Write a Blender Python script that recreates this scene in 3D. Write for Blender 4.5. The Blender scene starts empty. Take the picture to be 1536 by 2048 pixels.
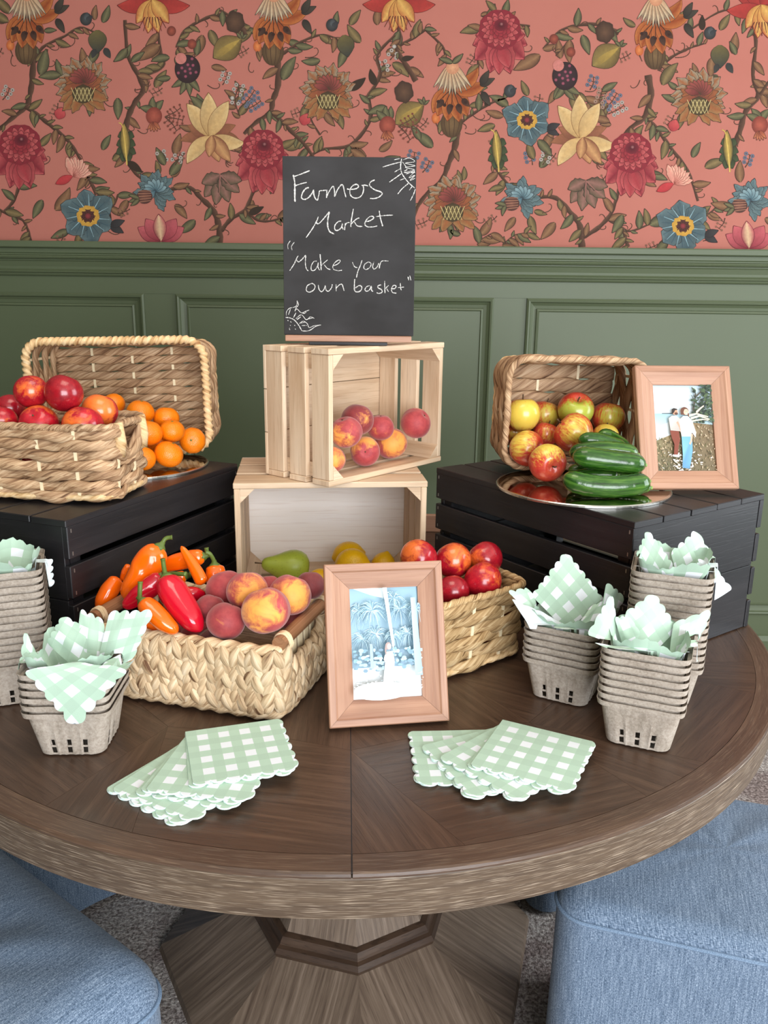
import bpy, bmesh, math, random
import numpy as np
from mathutils import Vector, Matrix, Euler
PI = math.pi
random.seed(7)
scene = bpy.context.scene
COL = scene.collection

# ------------------------------------------------------------------ camera
FPX, TILT, ROLL, CAMZ = 1640.0, math.radians(14.68), math.radians(0.70), 1.35
_f = Vector((0, math.cos(TILT), -math.sin(TILT)))
_u0 = Vector((0, math.sin(TILT), math.cos(TILT)))
_r0 = Vector((1, 0, 0))
CR = _r0 * math.cos(ROLL) + _u0 * math.sin(ROLL)
CU = -_r0 * math.sin(ROLL) + _u0 * math.cos(ROLL)
CW = _f
CC = Vector((0, 0, CAMZ))
cam_data = bpy.data.cameras.new('camera')
cam = bpy.data.objects.new('camera', cam_data)
COL.objects.link(cam)
cam_data.sensor_fit = 'VERTICAL'
cam_data.sensor_height = 24.0
cam_data.lens = FPX * 24.0 / 2048.0
cam_data.clip_start = 0.05
m = Matrix.Identity(4)
for i in range(3):
    m[i][0], m[i][1], m[i][2], m[i][3] = CR[i], CU[i], -CW[i], CC[i]
cam.matrix_world = m
scene.camera = cam

def ray(x, y):
    return CW + CR * ((x - 768) / FPX) - CU * ((y - 1024) / FPX)
def onz(x, y, z):
    d = ray(x, y); return CC + d * ((z - CC.z) / d.z)
def ony(x, y, Y):
    d = ray(x, y); return CC + d * (Y / d.y)
def depth(P):
    return (P - CC).dot(CW)

# ------------------------------------------------------------------ world, light, exposure
TZ = 0.76                      # table top height
WALLY = 2.90                   # back wall
world = bpy.data.worlds.new('sky'); scene.world = world
world.use_nodes = True
world.node_tree.nodes['Background'].inputs[0].default_value = (0.75, 0.86, 1.0, 1)
world.node_tree.nodes['Background'].inputs[1].default_value = 1.0
vs = scene.view_settings
vs.view_transform = 'Standard'; vs.look = 'None'; vs.gamma = 1.0; vs.use_curve_mapping = False
vs.exposure = 0.64

def area_light(name, loc, target, sx, sy, power, color):
    l = bpy.data.lights.new(name, 'AREA'); l.shape = 'RECTANGLE'; l.size = sx; l.size_y = sy
    l.energy = power; l.color = color
    o = bpy.data.objects.new(name, l); COL.objects.link(o)
    o.location = loc
    o.rotation_euler = (Vector(target) - Vector(loc)).to_track_quat('-Z', 'Y').to_euler()
    return o
# daylight entering by the tall windows behind the photographer and on the right hand side
area_light('daylight_window_behind', (1.2, -2.32, 1.50), (0.9, 2.0, 1.35), 2.6, 1.9, 135, (0.93, 0.96, 1.0))
area_light('daylight_window_right', (2.92, 1.05, 1.55), (0.0, 1.05, 1.55), 1.5, 1.8, 42, (0.90, 0.96, 1.0))
area_light('ceiling_lamp', (-0.1, 0.9, 2.72), (-0.1, 0.9, 0), 0.9, 0.9, 8, (1.0, 0.86, 0.72))

# ------------------------------------------------------------------ helpers
def tag(o, label=None, cat=None, group=None, kind=None):
    if label: o['label'] = label
    if cat: o['category'] = cat
    if group: o['group'] = group
    if kind: o['kind'] = kind
    return o
def empty(name, loc=(0, 0, 0), rot=None, label=None, cat=None, group=None, kind=None):
    o = bpy.data.objects.new(name, None); COL.objects.link(o)
    o.empty_display_size = 0.05
    o.location = loc
    if rot is not None:
        if isinstance(rot, Matrix): o.rotation_euler = rot.to_euler()
        elif isinstance(rot, (int, float)): o.rotation_euler = (0, 0, rot)
        else: o.rotation_euler = rot
    return tag(o, label, cat, group, kind)
def frame_matrix(xa, za):
    """rotation with local z along za and local x as near xa as possible"""
    z = Vector(za).normalized(); x = Vector(xa); x = (x - z * x.dot(z)).normalized()
    y = z.cross(x)
    return Matrix((x, y, z)).transposed()

class MB:
    """collects vertices, faces, uvs and colours; build() links ONE mesh object"""
    def __init__(s): s.v = []; s.f = []; s.uv = []; s.c = []; s.mi = []
    def face(s, pts, uvs=None, cols=None, mi=0):
        n = len(s.v); s.v += [tuple(p) for p in pts]
        s.f.append(tuple(range(n, n + len(pts))))
        s.uv.append(uvs if uvs else [(0, 0)] * len(pts)); s.c.append(cols); s.mi.append(mi)
    def grid(s, P, UV=None, closed_u=False, closed_v=False, mi=0, flip=False, skip=None):
        """P[i][j] points, shared vertices"""
        nu, nv = len(P), len(P[0]); n = len(s.v)
        for r in P:
            for p in r: s.v.append(tuple(p))
        for i in range(nu if closed_u else nu - 1):
            for j in range(nv if closed_v else nv - 1):
                if skip and skip(i, j): continue
                a = n + i * nv + j; b = n + ((i + 1) % nu) * nv + j
                c = n + ((i + 1) % nu) * nv + (j + 1) % nv; d = n + i * nv + (j + 1) % nv
                q = (a, b, c, d) if not flip else (a, d, c, b)
                s.f.append(q)
                if UV:
                    ua = UV(i, j); ub = UV(i + 1, j); uc = UV(i + 1, j + 1); ud = UV(i, j + 1)
                    s.uv.append([ua, ub, uc, ud] if not flip else [ua, ud, uc, ub])
                else: s.uv.append([(0, 0)] * 4)
                s.c.append(None); s.mi.append(mi)
    def box(s, c, d, M=None, axis=None, off=None, bev=0.0, mi=0):
        """box centre c, size d; uv u runs along the longest axis (grain)"""
        cx, cy, cz = c; x, y, z = d[0] / 2, d[1] / 2, d[2] / 2
        ax = axis if axis is not None else max(range(3), key=lambda k: d[k])
        if off is None: off = (random.uniform(0, 40), random.uniform(0, 40))
        b = min(bev, x * .9, y * .9, z * .9)
        def put(pts):
            o = []
            for p in pts:
                q = Vector((cx + p[0], cy + p[1], cz + p[2]))
                o.append(M @ q if M is not None else q)
            uv = []
            oth = [k for k in range(3) if k != ax]
            n = (Vector(pts[1]) - Vector(pts[0])).cross(Vector(pts[2]) - Vector(pts[0]))
            nn = [abs(n[k]) for k in range(3)]; main = nn.index(max(nn))
            for p in pts:
                if main == ax: uv.append((off[0] + p[oth[0]] * .15, off[1] + p[oth[1]] + .37))
                else:
                    w = [k for k in oth if k != main][0]
                    uv.append((off[0] + p[ax], off[1] + p[w] + (0.11 * main)))
            s.face(o, uv, None, mi)
        if b <= 0:
            X = [(-x, -y, -z), (x, -y, -z), (x, y, -z), (-x, y, -z), (-x, -y, z), (x, -y, z), (x, y, z), (-x, y, z)]
            for q in ((0, 3, 2, 1), (4, 5, 6, 7), (0, 1, 5, 4), (1, 2, 6, 5), (2, 3, 7, 6), (3, 0, 4, 7)):
                put([X[k] for k in q])
        else:
            def P(sx, sy, sz, k):
                return (sx * (x - (b if k != 0 else 0)), sy * (y - (b if k != 1 else 0)), sz * (z - (b if k != 2 else 0)))
            for k in range(3):
                i, j = [(1, 2), (2, 0), (0, 1)][k]
                for sg in (-1, 1):
                    q = []
                    for a, bb in ((-1, -1), (1, -1), (1, 1), (-1, 1)):
                        S = [0, 0, 0]; S[k] = sg; S[i] = a; S[j] = bb
                        q.append(P(*S, k))
                    put(q if sg > 0 else q[::-1])
            for k in range(3):           # edges along axis k
                i, j = [(1, 2), (2, 0), (0, 1)][k]
                for a in (-1, 1):
                    for bb in (-1, 1):
                        S1 = [0, 0, 0]; S1[k] = -1; S1[i] = a; S1[j] = bb
                        S2 = list(S1); S2[k] = 1
                        q = [P(*S1, i), P(*S2, i), P(*S2, j), P(*S1, j)]
                        put(q if a * bb < 0 else q[::-1])
            for a in (-1, 1):
                for bb in (-1, 1):
                    for cc in (-1, 1):
                        q = [P(a, bb, cc, 0), P(a, bb, cc, 1), P(a, bb, cc, 2)]
                        put(q if a * bb * cc > 0 else q[::-1])
    def tube(s, pts, rad, n=10, cap=True, mi=0, usc=1.0, twist=0.0, lobes=0, lob=0.0, flat=1.0, up=(0, 0, 1), closed=False, uoff=None, vsc=1.0):
        """tube along pts; rad is number or list; optional twisted lobes (rope)"""
        pts = [Vector(p) for p in pts]; N = len(pts)
        R = rad if isinstance(rad, (list, tuple)) else [rad] * N
        up = Vector(up); acc = 0.0; L = []; rows = []
        uo = uoff if uoff is not None else random.uniform(0, 50)
        side_prev = None
        for i, p in enumerate(pts):
            if closed: t = pts[(i + 1) % N] - pts[i - 1]
            else: t = pts[min(i + 1, N - 1)] - pts[max(i - 1, 0)]
            if t.length < 1e-9: t = Vector((0, 0, 1))
            t.normalize()
            if abs(t.dot(up)) > .98 and side_prev is not None: b = side_prev - t * side_prev.dot(t)
            else: b = t.cross(up)
            if b.length < 1e-6: b = t.cross(Vector((1, 0, 0)))
            b.normalize(); side_prev = b; nn = b.cross(t)
            if i > 0: acc += (p - pts[i - 1]).length
            L.append(acc); row = []
            for k in range(n):
                a = 2 * PI * k / n
                rr = R[i] * (1 + (lob * math.cos(lobes * (a - twist * acc)) if lobes else 0))
                row.append(p + b * (rr * math.cos(a) * flat) + nn * (rr * math.sin(a)))
            rows.append(row)
        tot = acc + ((pts[0] - pts[-1]).length if closed else 0)
        def UV(i, j):
            l = tot if i >= N else L[i]
            return (uo + l * usc, (j / n) * vsc - twist * l / (2 * PI) * vsc)
        s.grid(rows, UV, closed_u=closed, closed_v=True, mi=mi)
        if cap and not closed:
            base = len(s.v) - N * n
            s.f.append(tuple(base + k for k in range(n))); s.uv.append([(uo, k / n) for k in range(n)]); s.c.append(None); s.mi.append(mi)
            s.f.append(tuple(base + (N - 1) * n + k for k in reversed(range(n)))); s.uv.append([(uo, k / n) for k in range(n)]); s.c.append(None); s.mi.append(mi)
    def lathe(s, prof, n=24, mi=0, deform=None):
        rows = []
        for (r, z) in prof:
            row = []
            for k in range(n):
                a = 2 * PI * k / n; p = Vector((r * math.cos(a), r * math.sin(a), z))
                row.append(deform(p, a) if deform else p)
            rows.append(row)
        m_ = len(prof)
        s.grid(rows, lambda i, j: (j / n, i / m_), closed_v=True, mi=mi)
    def mesh(s, name, mats, smooth=False):
        me = bpy.data.meshes.new(name)
        me.from_pydata(s.v, [], s.f)
        uv = me.uv_layers.new(name='UVMap')
        flat = np.array([c for f in s.uv for p in f for c in p], dtype=np.float32)
        uv.data.foreach_set('uv', flat)
        if any(c is not None for c in s.c):
            ca = me.color_attributes.new('Col', 'FLOAT_COLOR', 'CORNER')
            arr = []
            for f, c in zip(s.f, s.c):
                if c is None: c = [(1, 1, 1)] * len(f)
                elif not isinstance(c[0], (tuple, list)): c = [c] * len(f)
                for q in c: arr += [q[0], q[1], q[2], 1.0]
            ca.data.foreach_set('color', np.array(arr, dtype=np.float32))
        mats = mats if isinstance(mats, (list, tuple)) else [mats]
        for m_ in mats: me.materials.append(m_)
        if len(mats) > 1: me.polygons.foreach_set('material_index', np.array(s.mi, dtype=np.int32))
        if smooth: me.polygons.foreach_set('use_smooth', np.ones(len(s.f), dtype=bool))
        me.update(); me.validate()
        return me
    def build(s, name, mats, parent=None, smooth=False, weld=False):
        me = s.mesh(name, mats, smooth)
        if weld:
            bm = bmesh.new(); bm.from_mesh(me); bmesh.ops.remove_doubles(bm, verts=bm.verts, dist=1e-5)
            bmesh.ops.recalc_face_normals(bm, faces=bm.faces); bm.to_mesh(me); bm.free()
        o = bpy.data.objects.new(name, me); COL.objects.link(o)
        if parent is not None: o.parent = parent
        return o
def obj_from(me, name, parent=None, loc=None, rot=None, scale=None):
    o = bpy.data.objects.new(name, me); COL.objects.link(o)
    if parent is not None: o.parent = parent
    if loc is not None: o.location = loc
    if rot is not None: o.rotation_euler = rot.to_euler() if isinstance(rot, Matrix) else rot
    if scale is not None: o.scale = scale if isinstance(scale, (tuple, list)) else (scale,) * 3
    return o

def srgb(r, g, b):
    def f(c):
        c = c / 255.0
        return c / 12.92 if c <= .04045 else ((c + .055) / 1.055) ** 2.4
    return (f(r), f(g), f(b), 1.0)
def s3(r, g, b): return srgb(r, g, b)[:3]

# ------------------------------------------------------------------ materials
class NT:
    def __init__(s, name):
        s.m = bpy.data.materials.new(name); s.m.use_nodes = True
        s.t = s.m.node_tree; s.b = s.t.nodes['Principled BSDF']
    def n(s, typ, **kw):
        nd = s.t.nodes.new(typ)
        for k, v in kw.items():
            if k.startswith('i_'):
                nd.inputs[k[2:].replace('_', ' ')].default_value = v
            else: setattr(nd, k, v)
        return nd
    def l(s, a, b): s.t.links.new(a, b)
    def math(s, op, a, b=None, c=None, clamp=False):
        nd = s.t.nodes.new('ShaderNodeMath'); nd.operation = op; nd.use_clamp = clamp
        for k, v in enumerate((a, b, c)):
            if v is None: continue
            if isinstance(v, (int, float)): nd.inputs[k].default_value = v
            else: s.l(v, nd.inputs[k])
        return nd.outputs[0]
    def mix(s, fac, a, b, blend='MIX'):
        nd = s.t.nodes.new('ShaderNodeMix'); nd.data_type = 'RGBA'; nd.blend_type = blend
        for k, v in ((0, fac), (6, a), (7, b)):
            if isinstance(v, (int, float)): nd.inputs[k].default_value = v
            elif isinstance(v, tuple): nd.inputs[k].default_value = v
            else: s.l(v, nd.inputs[k])
        return nd.outputs[2]
    def ramp(s, fac, stops, interp='LINEAR'):
        nd = s.t.nodes.new('ShaderNodeValToRGB'); cr = nd.color_ramp; cr.interpolation = interp
        while len(cr.elements) < len(stops): cr.elements.new(0.5)
        for e, (p, c) in zip(cr.elements, stops):
            e.position = p; e.color = c if len(c) == 4 else (*c, 1)
        s.l(fac, nd.inputs[0]); return nd.outputs[0]
    def noise(s, vec, scale=5.0, detail=3.0, rough=.55, dist=0.0):
        nd = s.t.nodes.new('ShaderNodeTexNoise')
        nd.inputs['Scale'].default_value = scale; nd.inputs['Detail'].default_value = detail
        nd.inputs['Roughness'].default_value = rough; nd.inputs['Distortion'].default_value = dist
        if vec is not None: s.l(vec, nd.inputs['Vector'])
        return nd.outputs[0]
    def uvmap(s, sx=1.0, sy=1.0):
        tc = s.t.nodes.new('ShaderNodeTexCoord'); mp = s.t.nodes.new('ShaderNodeMapping')
        mp.inputs['Scale'].default_value = (sx, sy, 1); s.l(tc.outputs['UV'], mp.inputs[0]); return mp.outputs[0]
    def objmap(s, sc=(1, 1, 1), rand=True):
        tc = s.t.nodes.new('ShaderNodeTexCoord'); mp = s.t.nodes.new('ShaderNodeMapping')
        mp.inputs['Scale'].default_value = sc; s.l(tc.outputs['Object'], mp.inputs[0])
        if rand:
            oi = s.t.nodes.new('ShaderNodeObjectInfo')
            v = s.math('MULTIPLY', oi.outputs['Random'], 37.0)
            cx = s.t.nodes.new('ShaderNodeCombineXYZ')
            for k in range(3): s.l(v, cx.inputs[k])
            s.l(cx.outputs[0], mp.inputs['Location'])
        return mp.outputs[0]
    def bump(s, h, strength=.3, dist=.002):
        nd = s.t.nodes.new('ShaderNodeBump'); nd.inputs['Strength'].default_value = strength
        nd.inputs['Distance'].default_value = dist; s.l(h, nd.inputs['Height']); s.l(nd.outputs[0], s.b.inputs['Normal'])
    def col(s, c):
        if isinstance(c, tuple): s.b.inputs['Base Color'].default_value = c if len(c) == 4 else (*c, 1)
        else: s.l(c, s.b.inputs['Base Color'])
    def set(s, **kw):
        for k, v in kw.items():
            k = k.replace('_', ' ')
            nm = {'rough': 'Roughness', 'metal': 'Metallic', 'coat': 'Coat Weight', 'coatr': 'Coat Roughness', 'sheen': 'Sheen Weight', 'spec': 'Specular IOR Level',
                  'sss': 'Subsurface Weight', 'trans': 'Transmission Weight', 'ior': 'IOR', 'alpha': 'Alpha'}.get(k, k)
            s.b.inputs[nm].default_value = v
        return s

def wood(name, c_dark, c_mid, c_light, su=3.0, sv=60.0, rough=.5, pores=None, pore_amt=.5, bump=.15, vary=.12, figure=0.5):
    """grain runs along u"""
    k = NT(name)
    n1 = k.noise(k.uvmap(su, sv), 1.0, 5, .6, .4)
    n2 = k.noise(k.uvmap(su * .5, sv * .14), 1.0, 2, .5, 1.2)
    f = k.math('ADD', k.math('MULTIPLY', n1, 1 - figure), k.math('MULTIPLY', n2, figure))
    base = k.ramp(f, [(.33, c_dark), (.5, c_mid), (.66, c_light)])
    oi = k.n('ShaderNodeObjectInfo')
    v = k.math('ADD', k.math('MULTIPLY', oi.outputs['Random'], vary * 2), 1 - vary)
    cx = k.n('ShaderNodeCombineColor')
    for i in range(3): k.l(v, cx.inputs[i])
    base = k.mix(1.0, base, cx.outputs[0], 'MULTIPLY')
    h = n1
    if pores is not None:
        pn = k.noise(k.uvmap(su * 5, sv * 7), 1.0, 2, .5)
        pf = k.ramp(pn, [(.56, (0, 0, 0)), (.64, (1, 1, 1))])
        base = k.mix(k.math('MULTIPLY', pf, pore_amt), base, pores)
        h = k.math('SUBTRACT', n1, k.math('MULTIPLY', pf, .7))
    k.col(base); k.set(rough=rough); k.bump(h, bump, .001)
    return k.m

M = {}
M['pine'] = wood('pale_pine', srgb(184, 150, 116), srgb(214, 187, 156), srgb(228, 206, 178), 2.5, 45, .6, srgb(150, 112, 78), .22, .15, .09)
M['ply'] = wood('plywood', srgb(236, 220, 202), srgb(247, 237, 226), srgb(252, 245, 238), 1.6, 30, .6, srgb(190, 150, 120), .15, .1, .02, .7)
M['black'] = wood('black_stain', srgb(14, 14, 17), srgb(24, 23, 26), srgb(36, 34, 36), 2.5, 45, .42, srgb(50, 46, 45), .10, .10, .1)
M['table'] = wood('brown_oak', srgb(58, 42, 32), srgb(72, 53, 41), srgb(86, 65, 51), 5, 110, .33, srgb(44, 30, 22), .55, .18, .05, .18)
M['edge'] = wood('cerused_oak', srgb(72, 57, 44), srgb(86, 70, 55), srgb(100, 83, 66), 5, 130, .5, srgb(188, 170, 148), .5, .2, .02, .12)
M['border'] = wood('border_oak', srgb(62, 46, 35), srgb(76, 57, 45), srgb(92, 71, 56), 5, 120, .38, srgb(170, 145, 120), .16, .2, .02, .35)
M['base'] = wood('base_oak', srgb(88, 72, 60), srgb(114, 97, 82), srgb(138, 120, 104), 4, 110, .45, srgb(70, 55, 44), .5, .2, .04, .15)
M['base_dark'] = wood('base_moulding', srgb(52, 38, 29), srgb(68, 51, 39), srgb(86, 66, 51), 5, 60, .42, srgb(34, 24, 18), .5, .2, .03, .3)
M['oak'] = wood('frame_oak', srgb(136, 95, 74), srgb(166, 124, 99), srgb(180, 140, 115), 2.5, 70, .5, srgb(152, 104, 80), .4, .12, .03, .3)
M['dowel'] = wood('dowel_wood', srgb(120, 82, 54), srgb(146, 102, 70), srgb(164, 120, 88), 3, 40, .45, None, 0, .1, .03)

def wicker(name, cols, su=6.0, sv=5.0, bump=.5, vary=.12, w2=.35):
    k = NT(name)
    n1 = k.noise(k.uvmap(su, sv), 1.0, 4, .65, .3)
    n2 = k.noise(k.uvmap(su * 1.5, sv * .35), 1.0, 2, .5)
    f = k.math('ADD', k.math('MULTIPLY', n1, 1 - w2), k.math('MULTIPLY', n2, w2))
    st = [(.36, cols[0]), (.44, cols[1]), (.54, cols[2]), (.66, cols[3])]
    base = k.ramp(f, st)
    oi = k.n('ShaderNodeObjectInfo'); v = k.math('ADD', k.math('MULTIPLY', oi.outputs['Random'], vary * 2), 1 - vary)
    cx = k.n('ShaderNodeCombineColor')
    for i in range(3): k.l(v, cx.inputs[i])
    base = k.mix(1.0, base, cx.outputs[0], 'MULTIPLY')
    k.col(base); k.set(rough=.62, spec=.35)
    n3 = k.noise(k.uvmap(su * 2, sv * 3), 1.0, 3, .6)
    k.bump(n3, bump, .0015)
    return k.m
M['wick'] = wicker('water_hyacinth', [srgb(88, 60, 40), srgb(152, 116, 84), srgb(190, 156, 120), srgb(216, 188, 154)], 10, 13, .7)
M['wick2'] = wicker('golden_hyacinth', [srgb(96, 68, 38), srgb(164, 130, 86), srgb(200, 168, 122), srgb(224, 200, 158)], 10, 13, .7)
M['seag'] = wicker('seagrass_braid', [srgb(104, 72, 48), srgb(180, 150, 114), srgb(212, 186, 150), srgb(232, 212, 182)], 14, 10, .6, .12, .5)
M['rimw'] = wicker('rim_fibre', [srgb(150, 108, 68), srgb(204, 166, 116), srgb(222, 190, 144), srgb(236, 212, 172)], 30, 4)
k = NT('pale_stake'); k.col(srgb(236, 218, 180)); k.set(rough=.6); M['stake'] = k.m
k = NT('twine'); k.col(k.ramp(k.noise(k.uvmap(80, 8), 1, 2), [(.3, srgb(196, 164, 120)), (.7, srgb(236, 214, 178))])); k.set(rough=.7); M['twine'] = k.m

# painted wall, wallpaper ground, carpet, fabric
k = NT('green_paint'); k.col(k.mix(k.noise(k.objmap((3, 3, 3)), 1.0, 2), srgb(79, 88, 63), srgb(82, 92, 66))); k.set(rough=.5)
k.bump(k.noise(k.objmap((60, 60, 60)), 1.0, 3), .04, .001); M['green'] = k.m
k = NT('pink_wallpaper'); k.col(k.mix(k.noise(k.objmap((8, 8, 8)), 1.0, 3), srgb(167, 102, 89), srgb(173, 108, 95))); k.set(rough=.75, spec=.2); M['pink'] = k.m
k = NT('wallpaper_ink'); va = k.n('ShaderNodeVertexColor', layer_name='Col')
k.col(k.mix(k.math('MULTIPLY', k.noise(k.objmap((90, 90, 90)), 1.0, 4, .7), .55), va.outputs[0], (0.05, 0.03, 0.02, 1))); k.set(rough=.75, spec=.2); M['ink'] = k.m
k = NT('photo_ink'); va = k.n('ShaderNodeVertexColor', layer_name='Col'); k.col(va.outputs[0]); k.set(rough=.35); M['photo'] = k.m
k = NT('ceiling_white'); k.col(srgb(228, 222, 212)); k.set(rough=.8); M['white'] = k.m
k = NT('carpet_pile')
n1 = k.noise(k.objmap((1, 1, 1), False), 130, 3, .7); n2 = k.noise(k.objmap((1, 1, 1), False), 6, 3, .6)
c = k.ramp(n1, [(.36, srgb(112, 102, 98)), (.5, srgb(166, 157, 152)), (.64, srgb(214, 207, 201))])
c = k.mix(k.ramp(n2, [(.45, (0, 0, 0)), (.6, (1, 1, 1))]), c, k.mix(1.0, c, srgb(206, 196, 196), 'MULTIPLY'))
k.col(c); k.set(rough=.95, spec=.1); k.bump(n1, .8, .006); M['carpet'] = k.m
k = NT('blue_linen')
w1 = k.noise(k.uvmap(1500, 260), 1.0, 2, .6); w2 = k.noise(k.uvmap(240, 1500), 1.0, 2, .6); w3 = k.noise(k.uvmap(500, 22), 1.0, 3, .6)
f = k.math('ADD', k.math('MULTIPLY', w1, .4), k.math('ADD', k.math('MULTIPLY', w2, .35), k.math('MULTIPLY', w3, .25)))
k.col(k.ramp(f, [(.41, srgb(62, 79, 100)), (.5, srgb(102, 121, 144)), (.60, srgb(158, 174, 193))])); k.set(rough=.9, sheen=.15, spec=.2); k.bump(f, .5, .001); M['linen'] = k.m
k = NT('piping_blue'); k.col(k.ramp(k.noise(k.uvmap(600, 20), 1.0, 2), [(.35, srgb(84, 106, 132)), (.65, srgb(140, 162, 186))])); k.set(rough=.9); M['pipe'] = k.m

# paper things
k = NT('moulded_pulp'); n1 = k.noise(k.objmap((1, 1, 1)), 260, 3, .7); n2 = k.noise(k.objmap((1, 1, 1)), 30, 3, .6)
k.col(k.ramp(k.math('ADD', k.math('MULTIPLY', n1, .55), k.math('MULTIPLY', n2, .45)), [(.36, srgb(144, 132, 119)), (.5, srgb(168, 156, 143)), (.64, srgb(183, 172, 160))]))
k.set(rough=.92, spec=.15); k.bump(n1, .45, .0012); M['pulp'] = k.m
def gingham(name, green, white, pitch=.028, duty=.50, both=.93):
    k = NT(name)
    tc = k.n('ShaderNodeTexCoord'); sp = k.n('ShaderNodeSeparateXYZ'); k.l(tc.outputs['UV'], sp.inputs[0])
    def stripe(o):
        fr = k.math('FRACT', k.math('MULTIPLY', o, 1.0 / pitch)); return k.math('LESS_THAN', fr, duty)
    a, b = stripe(sp.outputs[0]), stripe(sp.outputs[1])
    anyf = k.math('MAXIMUM', a, b); bothf = k.math('MULTIPLY', a, b)
    g2 = tuple(c * both for c in green[:3]) + (1,)
    c = k.mix(anyf, white, green); c = k.mix(bothf, c, g2)
    k.col(c); k.set(rough=.85, spec=.2, sheen=.05)
    k.b.inputs['Subsurface Weight'].default_value = 0.0
    k.bump(k.noise(k.uvmap(900, 900), 1.0, 2), .25, .0006)
    return k
g = gingham('gingham_paper', srgb(174, 200, 180), srgb(222, 227, 232))
M['gingham'] = g.m
g = gingham('gingham_paper_back', srgb(196, 206, 207), srgb(210, 217, 222), both=.97); M['ging_back'] = g.m
k = NT('paper_edge'); k.col(k.ramp(k.noise(k.uvmap(1, 900), 1.0, 1), [(.4, srgb(206, 236, 226)), (.6, srgb(240, 248, 246))])); k.set(rough=.85); M['paper'] = k.m
# chalkboard
k = NT('chalkboard_black'); n1 = k.noise(k.objmap((6, 6, 10)), 1.0, 4, .6)
k.col(k.ramp(n1, [(.35, srgb(48, 47, 47)), (.65, srgb(60, 59, 60))])); k.set(rough=.8, spec=.15); M['board'] = k.m
k = NT('chalk'); n1 = k.noise(k.objmap((700, 700, 700)), 1.0, 2, .6)
k.col(k.ramp(n1, [(.36, srgb(96, 95, 94)), (.52, srgb(214, 212, 208))])); k.set(rough=.95); M['chalk'] = k.m
k = NT('mirror_tray'); k.col(srgb(190, 182, 170)); k.set(rough=.04, metal=1.0); M['mirror'] = k.m
k = NT('mirror_rim'); k.col(srgb(214, 212, 206)); k.set(rough=.25, metal=1.0); M['mirror_rim'] = k.m
k = NT('clear_plastic'); k.col((.95, .97, 1, 1)); k.set(rough=.05, trans=.92, ior=1.45); M['plastic'] = k.m
k = NT('black_base'); k.col(srgb(24, 24, 26)); k.set(rough=.5); M['blackbase'] = k.m
k = NT('picture_glass'); k.col((1, 1, 1, 1)); k.set(rough=.02, trans=1.0, ior=1.1); M['glass'] = k.m
k = NT('nail_steel'); k.col(srgb(150, 145, 138)); k.set(rough=.4, metal=.8); M['nail'] = k.m

# fruit skins. object colour: R = how far the warm patch spreads, G = darkness of the skin
def two_tone(name, skin, skin2, patch, patch2, rough, coat=0, sheen=0, speck=None, streak=0.0, bump=.05, bscale=60):
    k = NT(name)
    tc = k.n('ShaderNodeTexCoord'); nv = k.n('ShaderNodeVectorMath', operation='NORMALIZE'); k.l(tc.outputs['Object'], nv.inputs[0])
    sp = k.n('ShaderNodeSeparateXYZ'); k.l(nv.outputs[0], sp.inputs[0])
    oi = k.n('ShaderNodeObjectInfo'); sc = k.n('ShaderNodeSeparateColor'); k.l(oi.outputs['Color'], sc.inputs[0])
    n1 = k.noise(k.objmap((1.5, 1.5, 1.5)), 1.0, 5, .65, .6)
    if streak:
        mp = k.n('ShaderNodeMapping'); k.l(nv.outputs[0], mp.inputs[0]); mp.inputs['Scale'].default_value = (9, 9, 1.2)
        cx = k.n('ShaderNodeCombineXYZ'); r37 = k.math('MULTIPLY', oi.outputs['Random'], 37.0)
        for i in range(3): k.l(r37, cx.inputs[i])
        k.l(cx.outputs[0], mp.inputs['Location'])
        n2 = k.noise(mp.outputs[0], 1.0, 4, .65)
        n1 = k.math('ADD', k.math('MULTIPLY', n1, 1 - streak), k.math('MULTIPLY', n2, streak))
    t = k.math('ADD', k.math('MULTIPLY', sp.outputs[0], .9), k.math('MULTIPLY', k.math('SUBTRACT', n1, .5), 2.2))
    t = k.math('ADD', t, k.math('SUBTRACT', k.math('MULTIPLY', sc.outputs[0], 2.0), 1.3))
    f = k.ramp(t, [(.0, (0, 0, 0)), (.5, (1, 1, 1))])
    nb = k.noise(k.objmap((2.2, 2.2, 2.2)), 1.0, 5, .7)
    a = k.mix(k.ramp(nb, [(.35, (0, 0, 0)), (.65, (1, 1, 1))]), skin, skin2)
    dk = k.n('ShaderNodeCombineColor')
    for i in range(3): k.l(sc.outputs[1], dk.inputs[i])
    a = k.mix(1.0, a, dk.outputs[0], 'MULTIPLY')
    b = k.mix(n1, patch, patch2)
    b = k.mix(sc.outputs[2], b, srgb(160, 172, 62))
    c = k.mix(f, a, b)
    if speck:
        vn = k.n('ShaderNodeTexVoronoi'); k.l(k.objmap((11, 11, 11)), vn.inputs['Vector']); vn.inputs['Scale'].default_value = 1.0
        c = k.mix(k.math('MULTIPLY', k.ramp(vn.outputs[0], [(.08, (1, 1, 1)), (.16, (0, 0, 0))]), .35), c, speck)
    k.col(c); k.set(rough=rough, coat=coat, sheen=sheen); k.b.inputs['Coat Roughness'].default_value = .12
    if sheen: k.b.inputs['Sheen Roughness'].default_value = .5; k.b.inputs['Sheen Tint'].default_value = (1, .85, .8, 1)
    k.bump(k.noise(k.objmap((14, 14, 14)), 1.0, 3), bump, .001)
    return k.m
M['peach'] = two_tone('peach_fuzz', srgb(158, 48, 56), srgb(184, 70, 70), srgb(230, 124, 54), srgb(246, 182, 82), .62, 0, .35, None, 0, .08)
M['nect'] = two_tone('nectarine_skin', srgb(150, 16, 34), srgb(184, 28, 40), srgb(240, 140, 50), srgb(222, 84, 44), .24, .25, 0, srgb(226, 120, 90), 0, .04)
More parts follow.
